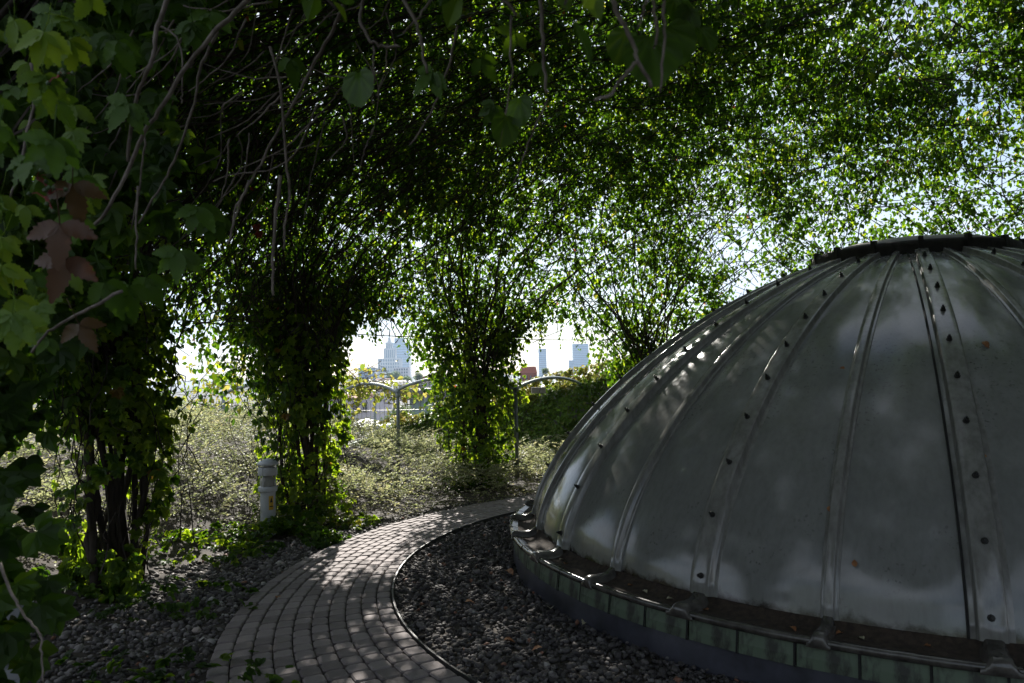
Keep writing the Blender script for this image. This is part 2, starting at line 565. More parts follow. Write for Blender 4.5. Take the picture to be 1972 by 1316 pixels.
path = ring_strip('path', pa, pi_, po_, 0.012, M['moss'], kind='structure')
edge = MB()
for rr in (pi_ - 0.012, po_ + 0.012):
    pts = np.stack([DC[0] + rr * np.cos(pa), DC[1] + rr * np.sin(pa)], -1)
    V, Fc = [], []
    for q in range(len(pa)):
        n_ = np.array([math.cos(pa[q]), math.sin(pa[q])])
        for s, z in ((-.006, -.02), (-.006, .044), (.006, .044), (.006, -.02)):
            V.append((*(pts[q] + n_ * s), z))
    for q in range(len(pa) - 1):
        for s in range(3):
            Fc.append((q * 4 + s, q * 4 + s + 1, (q + 1) * 4 + s + 1, (q + 1) * 4 + s))
    edge.add(V, Fc)
    break
edge.build('edging_strip', M['edging'], path)

NCOL = 10


def paver_geo(corners, top, bev=0.010, drop=0.004):
    """four plan corners (ccw) -> a cushion-edged block"""
    c = np.array(corners)
    ctr = c.mean(0)
    # round the plan corners: two points each
    ring = []
    for k in range(4):
        p, q, r_ = c[k - 1], c[k], c[(k + 1) % 4]
        ring.append(q + (p - q) / np.linalg.norm(p - q) * 0.016)
        ring.append(q + (r_ - q) / np.linalg.norm(r_ - q) * 0.016)
    ring = np.array(ring)
    inner = ring + (ctr - ring) / np.linalg.norm(ctr - ring, axis=1)[:, None] * bev
    V = [(p[0], p[1], 0.0) for p in ring] + [(p[0], p[1], top - drop * 1.6) for p in ring] + [(p[0], p[1], top) for p in inner]
    Fc = []
    for lv in (0, 8):
        for k in range(8):
            k2 = (k + 1) % 8
            Fc.append((lv + k, lv + k2, lv + 8 + k2, lv + 8 + k))
    Fc.append(tuple(range(16, 24)))
    return V, Fc


pavers = []
edges_u = np.linspace(0, 1, NCOL + 1)
for c in range(NCOL):
    a = R(84) + random.uniform(0, .02)
    while a < R(262):
        pi0, po0 = path_span(np.array([a]))
        rm = pi0[0] + (po0[0] - pi0[0]) * (c + .5) / NCOL
        L = random.choice((.118, .13, .13, .142))
        if c in (0, NCOL - 1):
            L = .13
        a2 = a + L / rm
        g = 0.0035
        cs = []
        for aa, u in ((a + g / rm, edges_u[c]), (a + g / rm, edges_u[c + 1]), (a2 - g / rm, edges_u[c + 1]), (a2 - g / rm, edges_u[c])):
            i0, o0 = path_span(np.array([aa]))
            w = o0[0] - i0[0]
            rr = i0[0] + w * u + (g if u in (edges_u[c],) else -g) + random.uniform(-.0015, .0015)
            cs.append((DC[0] + rr * math.cos(aa), DC[1] + rr * math.sin(aa)))
        cs = np.array(cs)
        pavers.append((np.hypot(*cs.mean(0)), cs))
        a = a2
# nearest first; those outside the picture go with the far ones
vis = [(d, c) for d, c in pavers if c.mean(0)[1] > 3.2]
vis.sort(key=lambda t: t[0])
mass = MB()
for kx, (d, cs) in enumerate(vis):
    top = 0.030 + random.uniform(-.0025, .003)
    if kx < 300:
        c0 = cs.mean(0)
        Vv, Fc = paver_geo(cs - c0, top)
        # slight individual tilt
        tx, ty = random.uniform(-.012, .012), random.uniform(-.012, .012)
        Vv = [(x, y, z + (x * tx + y * ty if z > 0 else 0)) for x, y, z in Vv]
        o = mesh_obj('paver', Vv, Fc, M['paver'], path)
        o.location = (c0[0], c0[1], 0.006)
    else:
        Vv, Fc = paver_geo(cs, top)
        mass.add([(x, y, z + .006) for x, y, z in Vv], Fc)
for d, cs in pavers:
    if cs.mean(0)[1] <= 3.2:
        Vv, Fc = paver_geo(cs, 0.03)
        mass.add([(x, y, z + .006) for x, y, z in Vv], Fc)
mass.build('far_paving', M['paver'], path, kind='stuff')

# ------------------------------------------------------------------ gravel
PHI = (1 + 5 ** .5) / 2
ICO_V = norm(np.array([(-1, PHI, 0), (1, PHI, 0), (-1, -PHI, 0), (1, -PHI, 0), (0, -1, PHI), (0, 1, PHI), (0, -1, -PHI), (0, 1, -PHI), (PHI, 0, -1), (PHI, 0, 1), (-PHI, 0, -1), (-PHI, 0, 1)], float))
ICO_F = np.array([(0, 11, 5), (0, 5, 1), (0, 1, 7), (0, 7, 10), (0, 10, 11), (1, 5, 9), (5, 11, 4), (11, 10, 2), (10, 7, 6), (7, 1, 8), (3, 9, 4), (3, 4, 2), (3, 2, 6), (3, 6, 8), (3, 8, 9), (4, 9, 5), (2, 4, 11), (6, 2, 10), (8, 6, 7), (9, 8, 1)])


def stones(name, XY, rad, zoff, tint, label):
    n = len(XY)
    a = rng.uniform(0, 6.28, n)
    sx, sy, sz = rad * rng.uniform(.9, 1.35, n), rad * rng.uniform(.75, 1.0, n), rad * rng.uniform(.5, .8, n)
    tilt = rng.normal(0, .25, (n, 2))
    v = ICO_V[None] * (1 + rng.normal(0, .06, (n, 12, 1)))
    x, y, z = v[..., 0] * sx[:, None], v[..., 1] * sy[:, None], v[..., 2] * sz[:, None]
    z = z + x * tilt[:, :1] + y * tilt[:, 1:]
    X = x * np.cos(a)[:, None] - y * np.sin(a)[:, None] + XY[:, :1]
    Y = x * np.sin(a)[:, None] + y * np.cos(a)[:, None] + XY[:, 1:]
    Z = z + (terrain(XY[:, 0], XY[:, 1]) + zoff)[:, None] + sz[:, None] * .4
    V = np.stack([X, Y, Z], -1).reshape(-1, 3)
    Fa = ((np.arange(n) * 12)[:, None, None] + ICO_F[None]).reshape(-1, 3)
    mesh_obj(name, V, Fa, M['stone'], tint=np.repeat(tint, 12), smooth=True, kind='stuff', label=label, category='gravel')


n = 60000
XY = np.stack([rng.uniform(-1.2, 3.6, n), rng.uniform(2.3, 10.6, n)], -1)
dd = XY - DC
rr = np.hypot(dd[:, 0], dd[:, 1])
aa = np.arctan2(dd[:, 1], dd[:, 0]) % (2 * np.pi)
pin, pout = path_span(aa)
keep = (rr > 3.44) & (rr < pin - .02) & (XY[:, 0] < .5 + .42 * XY[:, 1])
XY = XY[keep][:24000]
tn = np.clip(rng.normal(.33, .2, len(XY)) + .12 * vnoise(np.c_[XY, np.zeros(len(XY))], .5, 3), 0, 1)
tn[rng.random(len(XY)) < .012] = 1.0
stones('gravel', XY, np.clip(rng.lognormal(math.log(.0145), .30, len(XY)), .007, .030), rng.uniform(-.004, .014, len(XY)), tn, 'dark grey pebble gravel between the paved path and the dome')
n = 60000
XY = np.stack([rng.uniform(-3.6, .6, n), rng.uniform(2.2, 11.0, n)], -1)
dd = XY - DC
rr = np.hypot(dd[:, 0], dd[:, 1])
aa = np.arctan2(dd[:, 1], dd[:, 0]) % (2 * np.pi)
pin, pout = path_span(aa)
width = np.interp(np.degrees(aa), [100, 130, 150, 165, 180, 200, 230, 250], [.25, .28, .30, .5, .9, 1.25, 1.5, 1.5])
fall = np.clip(1 - (rr - pout - width * .55) / (width * .6), 0, 1)
keep = (rr > pout + .012) & (rng.random(n) < fall * .95)
XY = XY[keep][:16000]
tn = np.clip(rng.normal(.48, .24, len(XY)), 0, .98)
tn[rng.random(len(XY)) < .01] = 1.0
stones('gravel_verge', XY, np.clip(rng.lognormal(math.log(.0145), .34, len(XY)), .006, .032), rng.uniform(-.012, .006, len(XY)), tn, 'pale pebbles scattered on dark soil left of the path')

# ------------------------------------------------------------------ skylight dome
Z0, RB, HH, PP, QQ, ZTOP = 0.342, 3.300, 2.271, 1.5, 1.625, 2.463
NR, AZW = 30, -113.5


def prof(t):
    """dome meridian, t 0..1 -> r, z"""
    t = np.asarray(t, float)
    zz = (ZTOP - Z0 + 0.02) * (1 - (1 - t) ** 1.35)
    return RB * np.clip(1 - (zz / HH) ** PP, 0, 1) ** (1 / QQ), Z0 + zz


def meridian(n):
    t = np.linspace(0, 1, 400)
    r, z = prof(t)
    s = np.concatenate([[0], np.cumsum(np.hypot(np.diff(r), np.diff(z)))])
    ss = np.linspace(0, s[-1], n)
    tt = np.interp(ss, s, t)
    r, z = prof(tt)
    dr, dz = np.gradient(r), np.gradient(z)
    L = np.hypot(dr, dz)
    return r, z, dz / L, -dr / L, s[-1]      # r, z, normal (nr, nz), length


dome = empty('skylight_dome', (DC[0], DC[1], 0), label='large ribbed grey acrylic skylight dome ringed by green copper plates, on the gravel', category='skylight')
mr, mz, nr_, nz_, mlen = meridian(44)
step = 2 * math.pi / NR
# panel (shared mesh)
na_ = 9
V, Fc = [], []
for q in range(len(mr)):
    for c in range(na_):
        a = (c / (na_ - 1) - .5) * step
        bul = 0.012 * math.cos(math.pi * (c / (na_ - 1) - .5))
        V.append(((mr[q] + bul * nr_[q]) * math.cos(a), (mr[q] + bul * nr_[q]) * math.sin(a), mz[q] + bul * nz_[q]))
for q in range(len(mr) - 1):
    for c in range(na_ - 1):
        Fc.append((q * na_ + c, q * na_ + c + 1, (q + 1) * na_ + c + 1, (q + 1) * na_ + c))
panel_me = make_mesh('panel', V, Fc, M['acrylic'], smooth=True)


def rib_mesh(name, w, h, shape, mat, off=0.0, t0=0.0):
    V, Fc = [], []
    k = len(shape)
    for q in range(len(mr)):
        taper = 0.72 + .28 * min(1, mr[q] / 2.0)
        for u, v in shape:
            x = mr[q] + nr_[q] * (v * h + off)
            zz = mz[q] + nz_[q] * (v * h + off)
            V.append((x, u * w * taper, zz))
    for q in range(len(mr) - 1):
        for c in range(k - 1):
            Fc.append((q * k + c, q * k + c + 1, (q + 1) * k + c + 1, (q + 1) * k + c))
    Fc.append(tuple(range(k)))
    return make_mesh(name, V, Fc, mat, smooth=True)


wide = [(-.62, -.1), (-.61, .07), (-.59, .10), (-.46, .10), (-.43, .14), (-.385, .85), (-.365, .96), (-.33, 1.0), (-.2, 1.03), (0, 1.04), (.2, 1.03), (.33, 1.0), (.365, .96), (.385, .85), (.43, .14), (.46, .10), (.59, .10), (.61, .07), (.62, -.1)]
narrow = [(-.5, -.1), (-.49, .14), (-.46, .17), (-.34, .18), (-.31, .24), (-.27, .88), (-.24, .97), (-.18, 1.0), (.18, 1.0), (.24, .97), (.27, .88), (.31, .24), (.34, .18), (.46, .17), (.49, .14), (.5, -.1)]
rib_w = rib_mesh('rib', 0.150, 0.044, wide, M['rib'])
rib_n = rib_mesh('rib', 0.088, 0.034, narrow, M['rib'], 0.005)
seal_me = rib_mesh('seal', 0.010, 0.012, [(-.5, -.2), (-.5, 1), (.5, 1), (.5, -.2)], M['seal'], 0.006)
bm = MB()
bm.lathe([(.0, -.004), (.017, -.004), (.017, .004), (.012, .006), (.012, .022), (.006, .024), (.006, .036), (0.0, .036)], n=8)
bolt_me = make_mesh('bolt', bm.v, bm.f, M['bolt'])
sad_w = MB()


def saddle(w, mat):
    """moulded rim cover where a rib runs down to the gutter"""
    V, Fc = [], []
    zt = 0.30
    stations = [(3.536, -.034), (3.540, .006), (3.532, .030), (3.505, .040), (3.45, .034), (3.39, .036), (3.335, .066)]
    prof_u = [(-1.0, 0), (-.78, .10), (-.58, .55), (-.46, .92), (-.34, 1), (.34, 1), (.46, .92), (.58, .55), (.78, .10), (1.0, 0)]
    for x, z in stations:
        for u, v in prof_u:
            zz = -.012 + (z + .012) * v if z > -.03 else z
            V.append((x, u * w, zt + zz))
    k = len(prof_u)
    for q in range(len(stations) - 1):
        for c in range(k - 1):
            Fc.append((q * k + c, q * k + c + 1, (q + 1) * k + c + 1, (q + 1) * k + c))
    return make_mesh('rim_saddle', V, Fc, mat, smooth=True)


sad_wide = saddle(.085, M['gutter'])
sad_nar = saddle(.055, M['gutter'])
# rim of the gutter, one moulding per panel
gp = [(3.47, .258), (3.505, .262), (3.524, .272), (3.530, .288), (3.526, .302), (3.515, .308), (3.498, .305), (3.46, .296)]
tp = [(3.46, .296), (3.41, .292), (3.355, .304), (3.315, .330), (3.29, .352)]


def ring_piece(name, pr, a0, a1, n, mat, smooth=True):
    V, Fc = [], []
    for q in range(n + 1):
        a = a0 + (a1 - a0) * q / n
        for r, z in pr:
            V.append((r * math.cos(a), r * math.sin(a), z))
    k = len(pr)
    for q in range(n):
        for c in range(k - 1):
            Fc.append((q * k + c, (q + 1) * k + c, (q + 1) * k + c + 1, q * k + c + 1))
    return make_mesh(name, V, Fc, mat, smooth=smooth)


rim_me = ring_piece('gutter_rim', gp, -step / 2 + .001, step / 2 - .001, 8, M['gutter'])
rim_me2 = ring_piece('gutter_trough', tp, -step / 2, step / 2, 8, M['trough'])
lap = [(r + (.004 if z > .26 else 0), z + .003) for r, z in gp]
lap_me = ring_piece('rim_lap', lap, -.011, .011, 1, M['gutter'])
NC = 75
cs_ = 2 * math.pi / NC
plates = []
for vix in range(6):
    q = random.uniform(-.004, .004)
    pr = [(3.49 + q, .148), (3.501 + q, .150), (3.499 + q, .20), (3.483 + q * .3, .283)]
    me = ring_piece('copper_plate', pr, -cs_ / 2 + .0022, cs_ / 2 + .0008, 3, M['copper'], False)
    plates.append(me)
seam_pr = [(3.49, .146), (3.511, .149), (3.493, .284)]
seam_me = ring_piece('seam', seam_pr, -.0016, .0016, 1, M['seal'], False)


def part(me, name, parent, rz=0.0, loc=(0, 0, 0)):
    o = bpy.data.objects.new(name, me)
    o.rotation_euler = (0, 0, rz)
    o.location = loc
    return link(o, parent)


bolt_s = np.arange(.10, mlen - .05, .335)
cum = np.linspace(0, mlen, len(mr))
for k in range(NR):
    az = R(AZW) + k * step
    part(panel_me, 'panel', dome, az + step / 2)
    part(rim_me, 'gutter_rim', dome, az + step / 2)
    part(rim_me2, 'gutter_trough', dome, az + step / 2)
    part(lap_me, 'rim_lap', dome, az + step / 2)
    isw = k % 2 == 0
    rb_ = part(rib_w if isw else rib_n, 'rib', dome, az)
    part(sad_wide if isw else sad_nar, 'rim_saddle', dome, az)
    if k == 0:
        s_ = part(seal_me, 'seal', rb_)
        s_.location = (0, -.096, 0)
    if isw:
        for sv in bolt_s:
            r_, z_ = np.interp(sv, cum, mr), np.interp(sv, cum, mz)
            nr2, nz2 = np.interp(sv, cum, nr_), np.interp(sv, cum, nz_)
            b = part(bolt_me, 'bolt', rb_, 0, (r_ + nr2 * .047, random.uniform(-.006, .006), z_ + nz2 * .047))
            b.rotation_euler = (0, math.atan2(nr2, nz2), 0)
for k in range(NC):
    az = R(-161.1) + k * cs_
    part(random.choice(plates), 'copper_plate', dome, az + cs_ / 2)
    part(seam_me, 'seam', dome, az)
pl = [(3.50, -.03), (3.497, .04), (3.488, .12), (3.482, .16)]
V, Fc = [], []
n = 150
for q in range(n):
    a = 2 * math.pi * q / n
    for r, z in pl:
        r += .010 * math.sin(a * 23) * (1 - z / .16) + rng.normal(0, .003)
        V.append((r * math.cos(a), r * math.sin(a), z))
for q in range(n):
    for c in range(3):
        q2 = (q + 1) % n
        Fc.append((q * 4 + c, q2 * 4 + c, q2 * 4 + c + 1, q * 4 + c + 1))
mesh_obj('base_membrane', V, Fc, M['membrane'], dome, smooth=True)
mb = MB()
mb.lathe([(.70, 2.452), (.80, 2.455), (.812, 2.475), (.806, 2.49), (.815, 2.53), (.81, 2.56), (.80, 2.573), (.76, 2.576), (.70, 2.576)], n=64)
mb.build('cap_ring', M['cap'], dome, True)
mb = MB()
mb.lathe([(.755, 2.57), (.75, 2.588), (.60, 2.632), (.40, 2.665), (.2, 2.683), (0.001, 2.69)], n=48)
mb.build('cap_lid', M['lid'], dome, True)
for k in range(15):
    a = R(AZW) + k * 2 * step
    mb = MB()
    mb.box((.80 * math.cos(a), .80 * math.sin(a), 2.532), (.045, .035, .13), a)
    mb.build('clamp', M['cap'], dome)
mb = MB()
mb.lathe([(3.25, .02), (3.25, .33)], n=60)
mb.build('inner_curb', M['seal'], dome)


# ------------------------------------------------------------------ pergola shell carrying the vines
ZS, HC = 2.0, 3.0


def shell(az, s):
    """az radians; s metres along the meridian from the ground (vertical to ZS, then an ellipse inward)"""
    az, s = np.broadcast_arrays(np.asarray(az, float), np.asarray(s, float))
    rr = np.interp(np.degrees(az) % 360, *RING)
    ph = np.clip((s - ZS) / 6.6, 0, 1) * (np.pi / 2)
    # ellipse, roughly arc-length spaced
    r = rr * np.cos(ph) ** 0.9
    z = np.where(s < ZS, s, ZS + HC * np.sin(ph))
    P = np.stack([DC[0] + r * np.cos(az), DC[1] + r * np.sin(az), z], -1)
    e = 1e-3
    n = np.stack([np.cos(az) * np.cos(ph), np.sin(az) * np.cos(ph), np.sin(ph) * 1.4 + 1e-3], -1)
    return P, norm(n), r


order = np.argsort(COL_AZ)
_a = [COL_AZ[q] for q in order]
_r = [COL_R[q] for q in order]
RING = ([_a[-1] - 360] + _a + [_a[0] + 360], [_r[-1]] + _r + [_r[0]])


def col_dist(azdeg, r):
    """distance along the ring to the nearest pillar and its index"""
    d = np.stack([np.abs((azdeg - c + 180) % 360 - 180) for c in COL_AZ], 0)
    k = d.argmin(0)
    return np.radians(d.min(0)) * 6.1, k


def z_low(d, az):
    base = np.interp(az % 360, [0, 90, 118, 147, 175, 200, 233, 262, 300, 360], [2.1, 2.1, 2.46, 2.38, 2.36, 2.3, 2.62, 2.6, 2.3, 2.1])
    return base - 1.1 * np.clip(1 - (d - .38) / 1.0, 0, 1) ** 1.8


def far_enough(P, lim=3.0):
    """keeps growth out of the open arch the camera looks through"""
    d = np.linalg.norm(P - np.array([0, 0, CAM_Z]), axis=-1)
    high = (P[..., 2] - CAM_Z) > .58 * np.hypot(P[..., 0], P[..., 1]) + .2
    return (d > lim) | high


def oculus(P, g=0.0):
    """open hatch in the crown of the pergola"""
    x, y = P[..., 0] - 3.1, P[..., 1] - 6.05
    return (np.abs(.94 * x - .34 * y) < .98 - g) & (np.abs(.34 * x + .94 * y) < .48 - g) & (P[..., 2] > 4)


# pillar vines
VINES = [('climbing_vine', 'nearest dark vine pillar, cut by the left edge of the picture, behind the near leaves', 0),
         ('climbing_vine', 'thick dark vine pillar at left, rooted in gravel left of the bollard light', 1),
         ('climbing_vine', 'leafy green vine pillar standing right behind the bollard light', 2),
         ('climbing_vine', 'vine pillar with dark bushy foot, standing beyond the sunlit bend of the path', 3),
         ('climbing_vine', 'airy vine fan rising behind the left flank of the dome, before the ivy wall', 4)]
SHELL_S = ZS + 6.6


def pillar_stems(azd, rad, nst, top, seed):
    r_ = np.random.default_rng(seed)
    out = []
    for k in range(nst):
        s = np.concatenate([np.linspace(0, 2.0, 9), np.linspace(2.3, top, 12)])
        a0 = r_.uniform(0, 6.28)
        ro = r_.uniform(.03, .20)
        ph = r_.uniform(0, 6.28)
        fan = r_.normal(0, 1) * .10
        az = np.full(len(s), R(azd)) + np.cos(a0 + s * .6) * ro * .16 / 1.0
        az = az + fan * np.clip(s - 1.3, 0, None) ** 1.15 * .55
        az = az + .012 * np.sin(s * 2.3 + ph)
        P, nn, _ = shell(az, s)
        P = P + nn * (np.sin(a0 + s * .9) * ro)[:, None] + r_.normal(0, .018, P.shape)
        P[0, 2] = terrain(P[0, 0], P[0, 1]) - .05
        rad_ = np.interp(s, [0, 2, top], [r_.uniform(.016, .034), r_.uniform(.010, .018), .004])
        out.append((P, rad_))
    return out


vine_obj = {}
for name, label, ci in VINES:
    azd, rr_ = COL_AZ[ci], COL_R[ci]
    bx, by = DC[0] + rr_ * math.cos(R(azd)), DC[1] + rr_ * math.sin(R(azd))
    v = empty(name, (0, 0, 0), label=label, category='vine', group='vines climbing the pergola pillars')
    vine_obj[ci] = v
    nst = {0: 12, 1: 16, 2: 12, 3: 15, 4: 14}[ci]
    for P, rad_ in pillar_stems(azd, rr_, nst, 5.6, 40 + ci):
        Vv, Fc = tube_geo(P, rad_, 6)
        mesh_obj('stem', Vv, Fc, M['bark'], v, smooth=True)
    # thin tangled side shoots
    nt = {0: 200, 1: 150, 2: 200, 3: 200, 4: 120}[ci]
    a = R(azd) + rng.normal(0, .05, nt)
    s0 = rng.uniform(.2, 2.4, nt)
    m = 7
    tt = np.linspace(0, 1, m)[None]
    ln = rng.uniform(.3, 1.0, nt)[:, None]
    fan = rng.normal(0, .035, nt)[:, None]
    az = a[:, None] + fan * tt * (1 + s0[:, None] * .5) + .006 * np.sin(tt * 9 + a[:, None] * 90)
    ss = np.clip(s0[:, None] + ln * tt * rng.choice([1, 1, 1, -.6], nt)[:, None], .05, 4)
    P, nn, _ = shell(az, ss)
    P = P + nn * rng.normal(0, .16, (nt, 1, 1)) + np.cumsum(rng.normal(0, .02, (nt, m, 3)), 1)
    P = P[far_enough(P, 2.3).all(1)]
    nt = len(P)
    Vv, Fa = many_tubes(P, np.linspace(.006, .003, m)[None].repeat(nt, 0), 3)
    mesh_obj('side_shoots', Vv, Fa, M['bark'], v, kind='stuff')
    # foliage of the pillar
    ncl = {0: 1300, 1: 1000, 2: 1450, 3: 1350, 4: 650}[ci]
    s = rng.uniform(.02, 3.1, ncl * 3)
    s = s[rng.random(len(s)) < np.interp(s, [0, 1.6, 2.1, 3.1], [1, .9, .45, .1])]
    wid = np.interp(s, [0, .25, .6, 1.2, 1.7, 2.1, 3.1], {0: [.5, .5, .5, .5, .6, .9, 1.2], 1: [.40, .40, .46, .54, .66, .95, 1.7], 2: [.58, .62, .60, .60, .66, .85, 1.7], 3: [.56, .54, .68, .76, .80, .95, 1.8], 4: [.3, .3, .3, .34, .42, .6, 1.6]}[ci])
    ang = rng.uniform(0, 6.28, len(s))
    rad_ = np.sqrt(rng.uniform(.15, 1, len(s))) * wid
    tang = np.array([-math.sin(R(azd)), math.cos(R(azd)), 0])
    outw = np.array([math.cos(R(azd)), math.sin(R(azd)), 0])
    C0, nn, _ = shell(np.full(len(s), R(azd)), s)
    dirv = np.cos(ang)[:, None] * tang + (np.sin(ang) * np.interp(s, [0, 1.5, 2.2, 3.1], [.8, .7, .3, .15]))[:, None] * outw
    P = C0 + dirv * rad_[:, None]
    P[:, 2] = np.maximum(P[:, 2], terrain(P[:, 0], P[:, 1]) + .03)
    nz = vnoise(P, 1.1, 7 + ci)
    edge_hole = far_enough(P, 2.2)
    edge_hole &= nz > {0: -.2, 1: -.15, 2: -.4, 3: -.35, 4: -.2}[ci] + .25 * (rad_ / wid > .8)
    if ci == 1:
        edge_hole &= ~((rad_ < .17) & (rng.random(len(s)) < .6))
    P, dirv = P[edge_hole][:ncl], dirv[edge_hole][:ncl]
    nL = len(P)
    tip = np.array([0, 0, -1.0]) + dirv * .5 + rng.normal(0, .35, (nL, 3))
    nrm = dirv + np.array([0, 0, .55]) + rng.normal(0, .45, (nL, 3))
    size = rng.uniform(.045, .092, nL)
    tint = np.clip(rng.normal(.66, .2, nL) + .12 * vnoise(P, .8, 3), 0, .86)
    tint[rng.random(nL) < .003] = .98
    args = palmate(P, tip, nrm, size, tint)
    Vv, Fa, tv = leaf_cloud(*args, tpl=OVATE)
    mesh_obj('foliage', Vv, Fa, M['leaf'], v, tint=tv, kind='stuff')

# canopy over the dome: one tangle grown together
canopy = empty('vine_canopy', (0, 0, 0), label='dense leafy vine canopy arching overhead above path and dome', category='vine')
# foliage, sampled over the shell
NCL = 80000
az = rng.uniform(0, 2 * np.pi, NCL * 3)
s = rng.uniform(.9, SHELL_S, NCL * 3)
P, nn, r = shell(az, s)
azd = np.degrees(az)
keep = rng.random(len(az)) < r / 6.8
d, kc = col_dist(azd, r)
zl = z_low(d, azd) + .16 * vnoise(P, .7, 21) + .12 * vnoise(P, 2.1, 22)
keep &= P[:, 2] > zl
# patchy cover: thinner towards the far right wall, thick overhead and on the left
dens = np.interp(azd % 360, [0, 30, 60, 95, 125, 150, 180, 215, 235, 265, 300, 360], [.85, .55, .54, .56, .70, .95, 1.0, 1.0, 1.0, 1.2, 1.2, .85])
dens = dens * np.interp(s, [1, 2.2, 3.0, 5.0, 7.0, SHELL_S], [.9, .85, .85, .9, .95, .8])
right = np.interp(azd % 360, [0, 15, 110, 145, 330, 360], [1, 1, 1, 0, 0, 1])
dens = dens * (1 - right * (1 - np.interp(s, [1, 2.2, 3.0, 4.5, 5.6, 7.0, SHELL_S], [.9, .66, .42, .42, .88, 1.4, 1.45])))
left = np.interp(azd % 360, [110, 125, 185, 205], [0, 1, 1, 0])
dens = dens * (1 - left * np.interp(s, [2.0, 2.4, 3.6, 5.0], [.15, .42, .42, 0]))
patch = vnoise(P, .45, 31) * .5 + vnoise(P, 1.2, 32) * .45
keep &= rng.random(len(az)) < np.clip(dens * (1.0 + 2.1 * patch), .02, 1)
keep &= far_enough(P, 3.1) & ~oculus(P)
P, nn, azd, s = P[keep], nn[keep], azd[keep], s[keep]
nC = len(P)
thick = np.interp(azd % 360, [0, 60, 120, 160, 220, 260, 360], [.16, .14, .18, .26, .30, .26, .16])
P = P + nn * (np.abs(rng.normal(0, 1, nC)) * thick * 1.9 - .05)[:, None]
per = 6
P4 = np.repeat(P, per, 0) + rng.normal(0, .062, (nC * per, 3))
n4 = np.repeat(nn, per, 0)
nL = len(P4)
tip = np.array([0, 0, -1.0]) + rng.normal(0, .65, (nL, 3))
nrm = np.where(n4[:, 2:3] < 0, -n4, n4) * .8 + np.array([0, 0, .6]) + rng.normal(0, .6, (nL, 3))
size = np.clip(rng.lognormal(math.log(.062), .32, nL), .03, .125) * np.repeat(np.interp(s, [0, 4.5, 6, 9], [1, 1, .97, .97]), per)
tint = np.clip(rng.normal(.25, .28, nL) + .16 * vnoise(P4, .5, 5), 0, .94)
tint[rng.random(nL) < .0012] = 1.0
# far leaves are small in view: two faces each
Vv, Fa, tv = leaf_cloud(P4, tip, nrm, size, tint, KITE)
mesh_obj('foliage', Vv, Fa, M['leaf'], canopy, tint=tv, kind='stuff')
print('canopy leaves', nL)
# trailing shoots with leaves that hang off the lower edge of the arches
nh = 420
az = rng.uniform(0, 2 * np.pi, nh)
d, kc = col_dist(np.degrees(az), None)
zz = z_low(d, np.degrees(az)) + .15
P, nn, _ = shell(az, zz)
P = P + nn * rng.normal(0, .12, (nh, 1))
m = 8
tt = np.linspace(0, 1, m)
ln = rng.uniform(.12, .42, nh)
ok = far_enough(P, 3.3) & ~((np.abs(np.degrees(az) - 149) < 9) & (rng.random(nh) < .8))
P, ln = P[ok], ln[ok]
nh = len(P)
lines = P[:, None] + np.stack([np.cumsum(rng.normal(0, .014, (nh, m)), 1), np.cumsum(rng.normal(0, .014, (nh, m)), 1), -tt[None] * ln[:, None]], -1)
Vv, Fa = many_tubes(lines, np.full((nh, m), .0022), 3)
mesh_obj('trailing_shoots', Vv, Fa, M['bark'], canopy, kind='stuff')
LP = lines[:, 1:].reshape(-1, 3)
LP = np.repeat(LP, 2, 0) + rng.normal(0, .02, (len(LP) * 2, 3))
nL = len(LP)
tip = np.array([0, 0, -1.0]) + rng.normal(0, .5, (nL, 3))
nrm = rng.normal(0, 1, (nL, 3)) * [1, 1, .5]
Vv, Fa, tv = leaf_cloud(LP, tip, nrm, rng.uniform(.035, .065, nL), np.clip(rng.normal(.5, .2, nL), 0, .94), OVATE)
mesh_obj('trailing_leaves', Vv, Fa, M['leaf'], canopy, tint=tv, kind='stuff')

# woody stems fanning over the shell
lines = []
for ci in range(12):
    for q in range(14 if ci < 5 else 8):
        m = 16
        s = np.linspace(1.8, rng.uniform(4.6, SHELL_S - 1.6), m)
        slope = rng.normal(0, .13)
        azq = R(COL_AZ[ci]) + rng.normal(0, .03) + slope * (s - 1.8) ** 1.1 * .6 + .02 * np.sin(s * rng.uniform(1.5, 3) + rng.uniform(0, 6))
        P, nn, _ = shell(azq, s)
        P = P + nn * rng.normal(0, .06) + rng.normal(0, .02, P.shape)
        lines.append(P)
lines = np.array(lines)
lines = lines[far_enough(lines, 2.6).all(1)]
Vv, Fa = many_tubes(lines, np.linspace(.013, .005, 16)[None].repeat(len(lines), 0), 5)
mesh_obj('woody_stems', Vv, Fa, M['bark'], canopy, smooth=True, kind='stuff')
# fine twigs
nt = 11500
az = rng.uniform(0, 2 * np.pi, nt)
s0 = rng.uniform(2.0, SHELL_S - .4, nt)
wgt = np.interp(s0, [2, 4, 6, SHELL_S], [1, .85, .5, .12]) * np.interp(np.degrees(az) % 360, [0, 60, 120, 160, 220, 260, 360], [.35, .3, .4, .9, 1, .9, .45])
kp = rng.random(nt) < wgt
az, s0 = az[kp], s0[kp]
nt = len(az)
m = 6
tt = np.linspace(0, 1, m)[None]
ln = rng.uniform(.35, 1.3, nt)[:, None]
dirn = (rng.normal(0, 1, nt) * np.interp(s0, [2, 4.5, 6], [.55, .8, 1.5]))[:, None]
rr = np.interp(s0, [0, 2, SHELL_S], [6.1, 6.1, 1.2])[:, None]
azl = az[:, None] + np.sin(dirn) * ln * tt / rr + .01 * np.sin(tt * 7 + az[:, None] * 50)
sl = np.clip(s0[:, None] + np.cos(dirn) * ln * tt, 1.5, SHELL_S)
P, nn, _ = shell(azl, sl)
